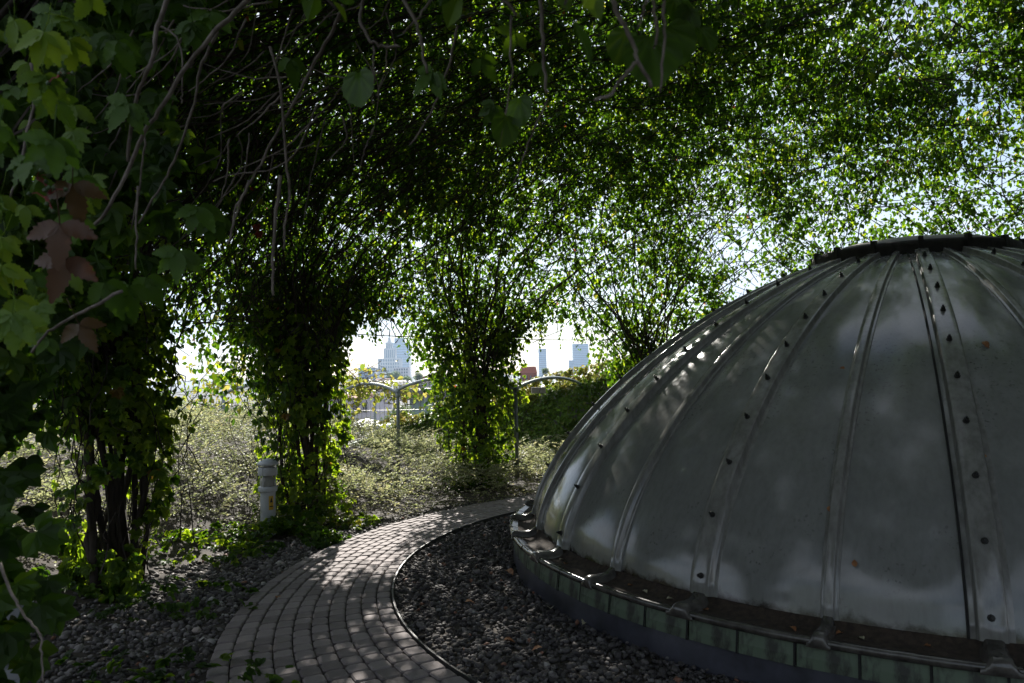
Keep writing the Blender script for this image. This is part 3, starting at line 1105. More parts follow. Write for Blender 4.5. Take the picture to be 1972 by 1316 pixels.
P = P + nn * rng.uniform(-.30, .12, (nt, 1, 1)) + np.cumsum(rng.normal(0, .022, (nt, m, 3)), 1)
P = P[far_enough(P, 2.8).all(1) & ~oculus(P, -.1).any(1)]
nt = len(P)
Vv, Fa = many_tubes(P, np.linspace(.0075, .003, m)[None].repeat(nt, 0), 3)
mesh_obj('twigs', Vv, Fa, M['bark'], canopy, kind='stuff')

# unseen leaf screen added behind the viewer to cut the fill light
n = 19000
u = rng.uniform(0, 1, n)
az_ = rng.uniform(R(196), R(268), n)
hh = u * 5.2
rr_ = np.where(hh < 2.4, 9.4, 9.4 - (hh - 2.4) * .95)
zz_ = np.where(hh < 2.4, hh, 2.4 + np.sin((hh - 2.4) / 2.8 * np.pi / 2) * 1.5)
P = np.stack([DC[0] + rr_ * np.cos(az_), DC[1] + rr_ * np.sin(az_), zz_], -1) + rng.normal(0, .14, (n, 3))
ok = far_enough(P, 1.2) & ((P[:, 1] < .3) | (P[:, 2] > 2.9)) & ~((np.degrees(az_) > 247) & (np.degrees(az_) < 256) & (P[:, 2] > 1.1) & (P[:, 2] < 2.6))
ok &= ~((P[:, 1] > -.3) & (np.abs(P[:, 0]) < P[:, 1] * 1.1 + 1.2) & (P[:, 2] < 2.4 + P[:, 1] * .75))
ok &= hh < 2.7
P = P[ok]
n = len(P)
Vv, Fa, tv = leaf_cloud(P, np.array([0, 0, -1.0]) + rng.normal(0, .6, (n, 3)), rng.normal(0, 1, (n, 3)), rng.uniform(.09, .15, n), np.clip(rng.normal(.4, .2, n), 0, .94), KITE)
mesh_obj('added_rear_leaves', Vv, Fa, M['leaf'], canopy, tint=tv, kind='stuff')

# steel wires of the pergola: hoops and crossing diagonals
lat = empty('wire_pergola', (0, 0, 0), label='thin steel wire lattice of the arched pergola, overgrown by vines', category='pergola')
for s in (2.15, 3.0, 3.9, 4.9, 6.0):
    a = np.linspace(R(-75), R(208), 110)
    P, _, _ = shell(a, np.full(110, s))
    Vv, Fc = tube_geo(P, .006, 4, False)
    mesh_obj('hoop', Vv, Fc, M['wire'], lat)
for ci in range(1, 8):
    for sg in (-1, 1, 0):
        s = np.linspace(2.0, 7.2, 30)
        P, _, _ = shell(R(COL_AZ[ci]) + sg * (s - 2.0) * .17, s)
        Vv, Fc = tube_geo(P, .005, 4, False)
        mesh_obj('diagonal_wire' if sg else 'meridian_wire', Vv, Fc, M['wire'], lat)

# ------------------------------------------------------------------ low shrubs on the bank
n = 150000
XY = np.stack([rng.uniform(-7.5, 3.2, n), rng.uniform(3.5, 13.2, n)], -1)
dd = XY - DC
rr = np.hypot(dd[:, 0], dd[:, 1])
ad = np.degrees(np.arctan2(dd[:, 1], dd[:, 0])) % 360
edge = path_span(np.radians(ad))[1] + np.interp(ad, [95, 125, 150, 160, 170, 178, 190, 205, 230], [.10, .12, .20, .45, .95, 1.3, 1.65, 2.0, 2.7])
edge = edge + .16 * vnoise(np.c_[XY, np.zeros(n)], .9, 9)
kp = (rr > edge) & (rr < edge + 5.2) & (ad > 95) & (ad < 232)
XY, rr, edge, ad = XY[kp], rr[kp], edge[kp], ad[kp]
n = len(XY)
P2 = np.c_[XY, np.zeros(n)]
hump = np.clip(.34 + .26 * vnoise(P2, .38, 14) + .18 * vnoise(P2, .95, 15), .03, .6)
hgt = hump * smooth01((rr - edge) / .35)
# sprays: leaves line up along arching twigs
ns = 11500
pick = rng.choice(n, ns)
O = np.c_[XY[pick], terrain(XY[pick, 0], XY[pick, 1]) + hgt[pick] * rng.uniform(.35, 1, ns) ** .5]
flow = vnoise(P2[pick], .5, 17) * 2.6 + rng.normal(0, .7, ns)
dirs = np.stack([np.cos(flow), np.sin(flow), rng.normal(.5, .3, ns)], -1)
ln = rng.uniform(.14, .40, ns)
mL = 13
tl = np.linspace(.08, 1, mL)
arc = O[:, None] + dirs[:, None] * (ln[:, None] * tl[None])[..., None]
arc[..., 2] -= .55 * (ln[:, None] * tl[None]) ** 2 / .34
side = norm(np.cross(dirs, [0, 0, 1.0]))
sgn = np.where(np.arange(mL) % 2, 1.0, -1.0)
tip = (side[:, None] * sgn[None, :, None] + .8 * dirs[:, None] + rng.normal(0, .25, (ns, mL, 3))).reshape(-1, 3)
nrm = (np.array([0, 0, 1.0]) + rng.normal(0, .45, (ns, mL, 3))).reshape(-1, 3)
Pc = arc.reshape(-1, 3)
n = len(Pc)
P2 = Pc * [1, 1, 0]
tint = np.clip(np.repeat(rng.normal(.52, .18, ns), mL) + rng.normal(0, .08, n) + .1 * vnoise(P2, .4, 18), 0, .95)
yel = (vnoise(P2, .5, 19) > .4) & (rng.random(n) < .3)
tint[yel] = rng.uniform(.8, .95, yel.sum())
bank = empty('ground_cover_shrub', (0, 0, 0), label='low grey-green spreading shrubs covering the bank behind the vine pillars', category='shrub', kind='stuff')
print('cover leaves', n)
Vv, Fa, tv = leaf_cloud(Pc, tip, nrm, rng.uniform(.022, .040, n), tint, KITE)
mesh_obj('leaves', Vv, Fa, M['cover_leaf'], bank, tint=tv, kind='stuff')
lines = arc[::2, ::2]
nt, m = lines.shape[:2]
Vv, Fa = many_tubes(lines, np.linspace(.0035, .0015, m)[None].repeat(nt, 0), 3)
mesh_obj('twigs', Vv, Fa, M['twig'], bank, kind='stuff')

# creeper patch at the foot of the second pillar, round the bollard
def creeper(label, c, rx, ry, h, n, seed, dark=.35, name='creeper_patch'):
    r_ = np.random.default_rng(seed)
    a, q = r_.uniform(0, 6.28, n), np.sqrt(r_.uniform(0, 1, n))
    X = c[0] + rx * q * np.cos(a) + r_.normal(0, .05, n)
    Y = c[1] + ry * q * np.sin(a) + r_.normal(0, .05, n)
    Z = terrain(X, Y) + .03 + h * (1 - q * q) * r_.uniform(.3, 1, n)
    P = np.stack([X, Y, Z], -1)
    kp = vnoise(P, 1.6, seed) > -.25
    P = P[kp]
    n = len(P)
    tip = np.stack([np.cos(a[kp]), np.sin(a[kp]), np.full(n, -.5)], -1) + r_.normal(0, .5, (n, 3))
    nrm = np.array([0, 0, 1.0]) + r_.normal(0, .35, (n, 3))
    args = palmate(P, tip, nrm, r_.uniform(.045, .07, n), np.clip(r_.normal(dark, .18, n), 0, .93))
    Vv, Fa, tv = leaf_cloud(*args, tpl=OVATE)
    mesh_obj(name, Vv, Fa, M['leaf'], tint=tv, label=label, category='creeper', kind='stuff')


creeper('dark green creeper spreading on the ground at the bollard light\'s foot', (-2.30, 7.32), .66, .40, .22, 420, 61)
creeper('bright green creeper shoots at the path edge right of the bollard pillar', (-1.72, 8.15), .30, .28, .12, 90, 62, .6)
creeper('sparse creeper on the soil at the foot of the left vine pillar', (-2.6, 5.35), .8, .55, .10, 150, 63, .35)
creeper('low creeper at the lower left corner under the near leaves', (-1.85, 3.7), .8, .7, .07, 200, 64, .3)
creeper('green creeper at the shrub edge between the two left vine pillars', (-2.75, 6.7), .5, .5, .16, 170, 65, .55)
creeper('creeper tangle at the foot of the vine pillar beyond the path bend', (-.75, 10.6), .6, .4, .25, 260, 66, .3)


# ------------------------------------------------------------------ bollard lights
def bollard(loc, label, sc=1.0, rz=0.0):
    b = empty('bollard_light', loc, label=label, category='bollard light', group='bollard lights beside the path')
    b.rotation_euler = (0, 0, rz)
    b.scale = (sc * 1.22, sc * 1.22, sc)
    mb = MB(); mb.lathe([(.062, -.1), (.062, .34)], n=28); mb.build('post', M['bollard'], b, True)
    mb = MB(); mb.lathe([(.062, .34), (.076, .342), (.078, .35), (.078, .385), (.074, .392), (.03, .394)], n=28); mb.build('collar', M['bollard'], b, True)
    mb = MB(); mb.lathe([(.060, .394), (.062, .43), (.055, .47), (.036, .495), (.034, .60)], n=24); mb.build('reflector', M['bollard_dark'], b, True)
    mb = MB(); mb.lathe([(.066, .505), (.077, .505), (.078, .51), (.078, .582), (.077, .586), (.066, .586), (.066, .505)], n=28); mb.build('shade_ring', M['bollard'], b, True)
    mb = MB(); mb.lathe([(.03, .606), (.078, .606), (.083, .612), (.084, .628), (.078, .636), (.060, .652), (.036, .666), (.012, .672), (.0005, .673)], n=28); mb.build('cap', M['bollard'], b, True)
    for k in range(4):
        a = k * math.pi / 2 + .35
        mb = MB(); mb.tube([(.071 * math.cos(a), .071 * math.sin(a), z) for z in (.39, .505)], .0045, 6); mb.build('rod', M['bollard'], b)
        mb = MB(); mb.tube([(.0775 * math.cos(a), .0775 * math.sin(a), z) for z in (.50, .61)], .0045, 6); mb.build('rod', M['bollard'], b)
    for k in range(3):
        a = k * 2.1 - 1.7
        mb = MB(); mb.box((.055 * math.cos(a), .055 * math.sin(a), .656), (.008, .008, .008), a); mb.build('screw', M['bolt'], b)
    # yellow warning label wrapped on the post
    V, Fc = [], []
    for q in range(7):
        a = -.55 + q * .11
        for z in (.16, .30):
            V.append((.0632 * math.cos(a), .0632 * math.sin(a), z))
    for q in range(6):
        Fc.append((q * 2, q * 2 + 2, q * 2 + 3, q * 2 + 1))
    st = mesh_obj('warning_sticker', V, Fc, M['sticker'], b)
    mesh_obj('warning_triangle', [(.0645 * math.cos(a), .0645 * math.sin(a), z) for a, z in ((-.42, .235), (-.02, .235), (-.22, .285))], [(0, 1, 2)], M['ink'], st)
    mesh_obj('warning_text', [(.0645 * math.cos(a), .0645 * math.sin(a), z) for a, z in ((-.46, .19), (-.22, .19), (.02, .19), (.02, .2), (-.22, .2), (-.46, .2))], [(0, 1, 4, 5), (1, 2, 3, 4)], M['ink'], st)
    return b


p = at(516, 985, 7.65)
bollard((p.x, p.y, .13), 'grey bollard light standing in front of the leafy vine pillar', .98, -.6)
p = at(3, 1200, 2.62)
bollard((p.x, p.y, .27), 'grey bollard light in deep shade, cut by the left edge', .98, -.5)

# ------------------------------------------------------------------ back garden: steel arches, ivy wall
def arch(label, a, b, zj, rise, base_a, base_b, rad=.027):
    a, b = Vector(a), Vector(b)
    g = empty('steel_arch', (a.x, a.y, 0), label=label, category='arch', group='steel pipe arches behind the bank')
    for q, z0 in ((a, base_a), (b, base_b)):
        mb = MB(); mb.tube([(q.x - a.x, q.y - a.y, z0), (q.x - a.x, q.y - a.y, zj)], rad, 10); mb.build('post', M['steel'], g, True)
        mb = MB(); mb.lathe([(rad + .001, zj - .06), (rad + .012, zj - .05), (rad + .012, zj + .02), (rad + .001, zj + .03)], (q.x - a.x, q.y - a.y, 0), 10); mb.build('joint_sleeve', M['steel'], g, True)
    t = np.linspace(0, 1, 17)
    pts = [((b.x - a.x) * u, (b.y - a.y) * u, zj + rise * math.sin(math.pi * u) ** .75) for u in t]
    mb = MB(); mb.tube(pts, rad * .9, 10); mb.build('bow', M['steel'], g, True)
    return g


pa_ = at(430, 760, 12.4); pb_ = at(655, 760, 12.4); pc_ = at(766, 752, 12.0); pd_ = at(993, 742, 10.9)
arch('steel pipe arch on the right, landing on the ivy wall', pd_, at(1120, 745, 13.7), pd_.z - .06, .15, .1, .3)
arch('steel pipe arch half hidden by the vine pillar beyond the path bend', pc_, pd_, pc_.z, .20, .2, .1)
arch('steel pipe arch seen in the gap right of the bollard pillar', pb_, pc_, pb_.z, .17, .3, .2)
arch('steel pipe arch seen in the gap left of the bollard pillar', pa_, pb_, pa_.z, .20, .3, .3)
off = Vector((.22, 1.9, 0))
arch('rear steel pipe arch behind the yellow leaves', pb_ + off, pc_ + off, pb_.z, .17, -.3, -.3)
# wire mesh stretched over the arches
mesh_w = MB()
for u in np.linspace(0, 1, 15):
    for p0, p1 in ((pa_, pb_), (pb_, pc_), (pc_, pd_)):
        q = p0.lerp(p1, u)
        z = q.z + .18 * math.sin(math.pi * u) ** .75
        mesh_w.tube([(q.x, q.y, z), (q.x + off.x / 2, q.y + off.y / 2, z + .02), (q.x + off.x, q.y + off.y, z)], .005, 3)
for w in np.linspace(.08, .92, 8):
    for p0, p1 in ((pa_, pb_), (pb_, pc_), (pc_, pd_)):
        mesh_w.tube([tuple(p0.lerp(p1, u) + off * w + Vector((0, 0, .18 * math.sin(math.pi * u) ** .75))) for u in np.linspace(0, 1, 9)], .005, 3)
mesh_w.build('wire_net', M['wire'], label='wire net vaulted over the steel arches behind the bank', category='net')
fence = empty('wire_fence', (pa_.x, pa_.y + 1.9, 0), label='wire mesh fence between the posts behind the bank', category='fence')
ox, oy = pa_.x, pa_.y + 1.9
fv = MB()
for x in np.arange(-.5, 4.3, .085):
    fv.tube([(x, 0, -.4), (x, 0, 1.15)], .0035, 3)
fv.build('upright_wires', M['wire'], fence, kind='stuff')
for z in np.arange(-.3, 1.2, .25):
    mb = MB(); mb.tube([(-.5, .01, z), (4.3, .01, z)], .0045, 3); mb.build('cross_wire', M['wire'], fence)

# vine with yellowing leaves over the arches
def leafy_patch(name, label, cat, boxes, mat, size, seed, tpl=OVATE, tmean=.6, stems=0):
    r_ = np.random.default_rng(seed)
    g = empty(name, (0, 0, 0), label=label, category=cat)
    Ps = []
    for c, d, n in boxes:
        P = r_.normal(0, .42, (n, 3)) * np.array(d) + np.array(c)
        Ps.append(P)
    P = np.concatenate(Ps)
    n = len(P)
    tip = np.array([0, 0, -.8]) + r_.normal(0, .6, (n, 3))
    nrm = np.array([0, -.3, .7]) + r_.normal(0, .5, (n, 3))
    Vv, Fa, tv = leaf_cloud(P, tip, nrm, r_.uniform(size * .7, size * 1.2, n), np.clip(r_.normal(tmean, .22, n), 0, 1), tpl)
    mesh_obj('foliage', Vv, Fa, mat, g, tint=tv, kind='stuff')
    if stems:
        m = 9
        pick = P[r_.choice(n, stems)]
        lines = pick[:, None] + np.cumsum(r_.normal(0, .07, (stems, m, 3)) * [1.4, .6, .5], 1)
        Vv, Fa = many_tubes(lines, np.full((stems, m), .005), 3)
        mesh_obj('shoots', Vv, Fa, M['twig'], g, kind='stuff')
    return g


b1 = at(700, 705, 12.6)
leafy_patch('grape_vine', 'yellow leaved vine on the steel arches right of the bollard pillar', 'vine',
            [(at(690, 735, 12.6), (.9, .7, .35), 150), (at(745, 752, 12.6), (.9, .5, .22), 110), (at(690, 775, 12.6), (.5, .5, .5), 60), (at(780, 760, 12.4), (.5, .4, .2), 30)], M['yellow_leaf'], .10, 71, stems=60)
leafy_patch('grape_vine', 'yellow leaved vine on the steel arch left of the bollard pillar', 'vine',
            [(at(430, 740, 12.8), (1.0, .6, .5), 220), (at(420, 800, 12.8), (.9, .5, .5), 130), (at(340, 810, 12.8), (.8, .5, .4), 110)], M['yellow_leaf'], .10, 72, stems=60)

# ivy wall
wl_ = empty('ivy_wall', (0, 13.0, 0), label='sloping garden wall under dark ivy with leaves tinted pale as if sunlit along its top', category='wall')
wall_top = lambda X: np.interp(X, [-3.6, -2.54, -2.0, .12, 1.73, 4.5], [.15, .45, .70, 1.2, 1.56, 2.1])
Xs = np.linspace(-3.6, 4.5, 28)
V, Fc = [], []
for X in Xs:
    t = float(wall_top(X))
    V += [(X, -.36, -.6), (X, .6 * t, t), (X, .6 * t + .35, t), (X, .6 * t + .35, -.6)]
for q in range(len(Xs) - 1):
    for c in range(3):
        Fc.append((q * 4 + c, q * 4 + c + 1, q * 4 + c + 5, q * 4 + c + 4))
mesh_obj('wall_body', V, Fc, M['concrete'], wl_)
V, Fc = [], []
for X in Xs:
    t = float(wall_top(X)) + .004
    o_ = .6 * t
    V += [(X, o_ - .04, t - .05), (X, o_ - .04, t + .05), (X, o_ + .41, t + .07), (X, o_ + .41, t - .05)]
for q in range(len(Xs) - 1):
    for c in range(4):
        Fc.append((q * 4 + c, q * 4 + (c + 1) % 4, q * 4 + (c + 1) % 4 + 4, q * 4 + c + 4))
mesh_obj('coping', V, Fc, M['patina'], wl_)
n = 20000
X = rng.uniform(-2.5, 4.4, n)
t = wall_top(X)
u = rng.uniform(0, 1, n)
Z = -.1 + (t + .26 + .1) * u
bul = .10 + .10 * vnoise(np.c_[X, Z * 1.5, np.zeros(n)], .7, 77) + .06 * vnoise(np.c_[X, Z, np.zeros(n)], 2.0, 78)
Y = -np.clip(bul, .02, .4) - .16 * smooth01((u - .75) / .25)
P = np.stack([X, Y, Z], -1)
kp = vnoise(P, .9, 79) + rng.normal(0, .3, n) > np.interp(X, [-2.5, -1.2, 0], [.1, -.6, -1.2])
P, u = P[kp], u[kp]
P[:, 1] += .6 * P[:, 2]
n = len(P)
tip = np.array([0, -.8, -.6]) + rng.normal(0, .4, (n, 3))
nrm = np.array([0, -.55, 1.0]) + rng.normal(0, .4, (n, 3))
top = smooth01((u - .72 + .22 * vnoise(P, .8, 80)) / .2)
tint = np.clip(rng.normal(.45, .18, n) * (1 - top) + top * rng.normal(.85, .12, n), 0, 1)  # top leaves yellower: creeper colour with sunlight put into the tint
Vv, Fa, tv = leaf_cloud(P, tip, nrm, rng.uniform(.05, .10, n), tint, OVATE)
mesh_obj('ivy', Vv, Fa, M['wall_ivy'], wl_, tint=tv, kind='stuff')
q = at(1037, 752, 12.75)
mb = MB(); mb.box((q.x, q.y - 13.0, q.z), (.24, .12, .10)); mb.build('wall_box', M['concrete'], wl_)

# ------------------------------------------------------------------ the town behind
def facade(parent, x0, x1, z0, z1, y, cols, rows, mat, wfrac=.55, hfrac=.6, depth=.3, name='window', joined=True):
    mb = MB()
    cw, rh = (x1 - x0) / cols, (z1 - z0) / rows
    for r_ in range(rows):
        for c in range(cols):
            mb.box((x0 + cw * (c + .5), y, z0 + rh * (r_ + .5)), (cw * wfrac, depth, rh * hfrac))
    return mb.build(name, mat, parent)


glass_blue = plain('tower_glass', (0.10, 0.19, 0.36), 0.2)
glass_dark = plain('tower_dark_glass', (0.035, 0.07, 0.15), 0.25)
stone_t = plain('tower_stone', (0.33, 0.28, 0.26), 0.8)
white_t = plain('pale_render', (0.62, 0.56, 0.58), 0.8)
win_d = plain('window_dark', (0.05, 0.055, 0.065), 0.25)
roof_red = plain('red_roof', (0.28, 0.085, 0.05), 0.8)
mint = plain('mint_glass', (0.30, 0.42, 0.38), 0.3)
dark_roof = plain('grey_roof', (0.13, 0.115, 0.115), 0.8)
white_p = plain('white_canvas', (0.75, 0.75, 0.75), 0.7)


def px_rect(x0, x1, y0, y1, D):
    a, b = at(x0, y1, D), at(x1, y0, D)
    return a.x, b.x, a.z, b.z


def tower(name, label, D, rect, mat, wmat, cols, rows, depth=None, crown=None, bands=False):
    x0, x1, z0, z1 = px_rect(*rect, D)
    w = x1 - x0
    dp = depth or w
    t = empty(name, ((x0 + x1) / 2, D + dp / 2, -14.5), label=label, category='building')
    H = z1 + 14.5
    mb = MB(); mb.box((0, 0, H / 2), (w, dp, H)); mb.build('body', mat, t)
    mb = MB()
    for r_ in range(rows):
        mb2 = MB()
        z = H - (z1 - z0) * (r_ + .62) / rows
        if bands:
            mb2.box((0, -dp / 2, z), (w * .96, .8, (z1 - z0) / rows * .5))
            mb2.box((w / 2, 0, z), (.8, dp * .96, (z1 - z0) / rows * .5))
        else:
            for c in range(cols):
                mb2.box((-w / 2 + w * (c + .5) / cols, -dp / 2, z), (w / cols * .5, .8, (z1 - z0) / rows * .62))
        mb2.build('window_band', wmat, t)
    if crown:
        crown(t, w, dp, H)
    return t


DT = 1400


def pkin(t, w, dp, H):
    sc = DT / F_PX
    def tier(cx, wd, z0, z1, d, n, rows):
        mb = MB(); mb.box((cx, -dp / 2 + 5 + d / 2, (z0 + z1) / 2), (wd, d, z1 - z0)); mb.build('tier', stone_t, t)
        for c in range(n):
            mb = MB(); mb.box((cx - wd / 2 + wd * (c + .5) / n, -dp / 2 + 5, (z0 + z1) / 2), (wd / n * .42, 1.2, (z1 - z0) * .86)); mb.build('window_strip', win_d, t)
        mb = MB(); mb.box((cx, -dp / 2 + 5 + d / 2, z1 + .8), (wd * 1.06, d * 1.06, 1.6)); mb.build('cornice', stone_t, t)
    tier(1 * sc, 22 * sc, H, H + 18 * sc, w * .5, 6, 3)
    tier(0 * sc, 13 * sc, H + 18 * sc, H + 29 * sc, w * .32, 4, 2)
    z = H + 29 * sc
    mb = MB(); mb.lathe([(4.2 * sc, z), (4.0 * sc, z + 5 * sc), (2.6 * sc, z + 6 * sc), (2.4 * sc, z + 11 * sc), (1.2 * sc, z + 12 * sc), (.3 * sc, z + 26 * sc)], (0, -dp / 2 + 5 + w * .16, 0), 12); mb.build('spire', stone_t, t)


tower('stone_tower', 'stepped stone high-rise with spire on the skyline, left gap', DT, (728, 769, 690, 730), stone_t, win_d, 9, 6, crown=pkin)
tower('glass_tower', 'blue glass high-rise behind the stone tower on the skyline', DT * 1.12, (757, 788, 660, 730), glass_blue, glass_dark, 1, 14, bands=True,
      crown=lambda t, w, d, H: (lambda mb: (mb.box((-w * .12, -d * .1, H + 5), (w * .6, d * .5, 10)), mb.build('roof_plant', glass_dark, t)))(MB()))
tower('office_block', 'low blue glass office block left of the stone tower', 900, (690, 722, 708, 735), glass_blue, glass_dark, 1, 6, bands=True)
tower('apartment_block', 'pale apartment block in front of the glass high-rise on the skyline', 800, (758, 786, 708, 732), white_t, win_d, 6, 4)
tower('glass_tower', 'narrow blue high-rise with dark top, in the right skyline gap', DT, (1038, 1052, 678, 725), glass_blue, glass_dark, 1, 12, bands=True,
      crown=lambda t, w, d, H: (lambda mb: (mb.box((0, 0, H + 3), (w * 1.001, d * 1.001, 6)), mb.build('dark_top', glass_dark, t)))(MB()))
tower('glass_tower', 'broad blue high-rise with striped floors, in the right skyline gap', DT, (1104, 1133, 662, 725), glass_blue, glass_dark, 1, 18, bands=True,
      crown=lambda t, w, d, H: (lambda mb: (mb.box((0, 0, H - 6), (w * 1.012, d * 1.012, 9)), mb.build('top_screen', glass_blue, t)))(MB()))
tower('glass_tower', 'small blue block at the left foot of the broad high-rise', DT * .95, (1096, 1105, 694, 725), glass_blue, glass_dark, 1, 7, bands=True)


def house(label, D, rect, roof_px, mat, cols, rows):
    x0, x1, z0, z1 = px_rect(*rect, D)
    w, dp = x1 - x0, (x1 - x0) * .6
    h = empty('house', ((x0 + x1) / 2, D + dp / 2, -14.5), label=label, category='house')
    H = z1 + 14.5
    mb = MB(); mb.box((0, 0, H / 2), (w, dp, H)); mb.build('wall', mat, h)
    rh = roof_px * D / F_PX
    V = [(-w * .52, -dp * .55, H), (w * .52, -dp * .55, H), (w * .52, dp * .55, H), (-w * .52, dp * .55, H), (-w * .45, 0, H + rh), (w * .45, 0, H + rh)]
    mesh_obj('roof', V, [(0, 1, 5, 4), (2, 3, 4, 5), (1, 2, 5), (3, 0, 4), (3, 2, 1, 0)], roof_red if roof_px else dark_roof, h)
    for r_ in range(rows):
        for c in range(cols):
            x, z = -w / 2 + w * (c + .5) / cols, H - (z1 - z0) * (r_ + .55) / rows
            mb = MB(); mb.box((x, -dp / 2, z), (w / cols * .42, .12, (z1 - z0) / rows * .55)); wn_ = mb.build('window', win_d, h)
            mb = MB(); mb.box((x, -dp / 2 - .05, z), (w / cols * .04, .12, (z1 - z0) / rows * .55)); mb.build('mullion', white_t, wn_)
    return h


house('pale pink house with dark windows behind the fence, right of the bollard pillar', 62, (600, 712, 766, 835), 10, white_t, 6, 2)
house('red roofed house peeping above the trees in the left gap', 240, (800, 830, 731, 745), 6, white_t, 4, 1)
house('red brick house by the right skyline gap above the ivy wall', 130, (1002, 1034, 719, 735), 13, roof_red, 4, 1)
house('red roofed house left of the tree under the stone tower', 260, (722, 752, 733, 745), 4, white_t, 4, 1)
# mint glass hall and white parasol
x0, x1, z0, z1 = px_rect(786, 850, 770, 830, 55)
hall = empty('glass_hall', ((x0 + x1) / 2, 56, -14.5), label='pale mint glass hall with grey roof behind the right arch post', category='building')
mb = MB(); mb.box((0, 1.5, (z1 + 14.5) / 2), (x1 - x0, 3, z1 + 14.5)); mb.build('wall', mint, hall)
mb = MB(); mb.box((0, 1.4, z1 + 14.9), ((x1 - x0) * 1.5, 4, .8)); mb.build('roof', dark_roof, hall)
for q in range(5):
    mb = MB(); mb.box((-(x1 - x0) / 2 + (x1 - x0) * (q + .5) / 5, -.03, (z1 + 14.5) - 2), (.08, .1, 4)); mb.build('mullion', M['steel'], hall)
p = at(706, 812, 24)
um = empty('parasol', (p.x, p.y, p.z - 2.2), label='white parasol below the fence in the gap right of the bollard pillar', category='parasol')
mb = MB()
V, Fc = [(0, 0, 2.30)], []
for k in range(8):
    a = k * math.pi / 4
    V.append((.85 * math.cos(a), .85 * math.sin(a), 2.1))
Fc = [(0, k + 1, (k + 1) % 8 + 1) for k in range(8)]
V += [(x, y, z - .12) for x, y, z in V[1:]]
Fc += [(k + 1, k + 9, (k + 1) % 8 + 9, (k + 1) % 8 + 1) for k in range(8)]
mesh_obj('canopy', V, Fc, white_p, um)
mb = MB(); mb.tube([(0, 0, 0), (0, 0, 2.28)], .025, 8); mb.build('pole', M['steel'], um)


def tree(label, D, x, ytop, rad_px, seed, squash=.8):
    r_ = np.random.default_rng(seed)
    q = at(x, ytop, D)
    rad = rad_px * D / F_PX
    z0 = float(terrain(q.x, q.y))
    zc = q.z - rad * squash
    t = empty('tree', (q.x, q.y, z0), label=label, category='tree', group='trees in the town behind')
    mb = MB()
    mb.tube([(0, 0, -.3), (rad * .05, 0, (zc - z0) * .5), (0, rad * .04, zc - z0)], [rad * .12, rad * .09, rad * .04], 8)
    for k in range(5):
        a = k * 1.25
        mb.tube([(0, 0, (zc - z0) * .75), (rad * .3 * math.cos(a), rad * .3 * math.sin(a), zc - z0), (rad * .65 * math.cos(a), rad * .65 * math.sin(a), zc - z0 + rad * .35)], [rad * .05, rad * .035, rad * .015], 6)
    mb.build('trunk', M['bark'], t)
    nl = 26
    cen = norm(r_.normal(size=(nl, 3))) * (r_.uniform(.3, .85, (nl, 1))) * rad
    cen[:, 2] *= squash
    n = 2600
    ci = r_.integers(0, nl, n)
    P = cen[ci] + norm(r_.normal(size=(n, 3))) * (rad * .32 * r_.uniform(.5, 1, (n, 1)))
    P[:, 2] += zc - z0
    tip = r_.normal(size=(n, 3)) + np.array([0, 0, -.5])
    nrm = norm(P - [0, 0, zc - z0]) + r_.normal(0, .5, (n, 3)) + np.array([0, 0, .5])
    Vv, Fa, tv = leaf_cloud(P, tip, nrm, r_.uniform(.07, .13, n) * rad, np.clip(r_.normal(.5, .25, n), 0, 1), KITE)
    mesh_obj('crown', Vv, Fa, M['tree_leaf'], t, tint=tv, kind='stuff')


tree('pale round tree at the foot of the stone tower', 330, 758, 712, 17, 201)
tree('dark tree right of the pale round one in the left gap', 180, 783, 722, 14, 202)
tree('small dark tree at the right edge of the left gap', 220, 806, 716, 12, 203)
tree('dark tree left of the stone tower, above the yellow vine', 200, 712, 730, 15, 204)
tree('green tree beside the pink house behind the wire fence', 45, 770, 775, 30, 205)
tree('lower green tree behind the fence in the middle of the gap', 40, 745, 800, 26, 206)
tree('dark shrub tree by the parasol behind the fence', 34, 672, 825, 16, 207)
tree('dark tree beside the narrow high-rise in the right gap', 150, 1050, 706, 10, 208)
tree('low dark tree between the two right high-rises', 150, 1078, 712, 12, 209)
tree('tree behind the left gap under the yellow vine', 45, 420, 770, 60, 210)
tree('wide tree glimpsed through the left vine pillar', 60, 300, 745, 60, 211)


# ------------------------------------------------------------------ near leaves and twigs
def leaflet_mesh(name, seed, mat, L=.095, W=.052):
    """toothed, folded leaflet"""
    r_ = np.random.default_rng(seed)
    n = 15
    V, Fc = [], []
    bend, fold = r_.uniform(-.30, -.05), r_.uniform(.10, .30)
    for q in range(n):
        t = q / (n - 1)
        w = W * (math.sin(math.pi * min(1, t ** .72)) ** .9) * (1 + (.13 if q % 2 else -.08))
        if q == 0: w = .001
        if q == n - 1: w = .0005
        z = bend * L * t * t
        y = L * t
        ripple = r_.normal(0, .0015)
        V += [(-w, y + .004 * (q % 2), z + fold * w + ripple), (0, y, z), (w, y + .004 * (q % 2), z + fold * w - ripple)]
    for q in range(n - 1):
        for c in range(2):
            Fc.append((q * 3 + c, q * 3 + c + 1, q * 3 + c + 4, q * 3 + c + 3))
    return V, Fc


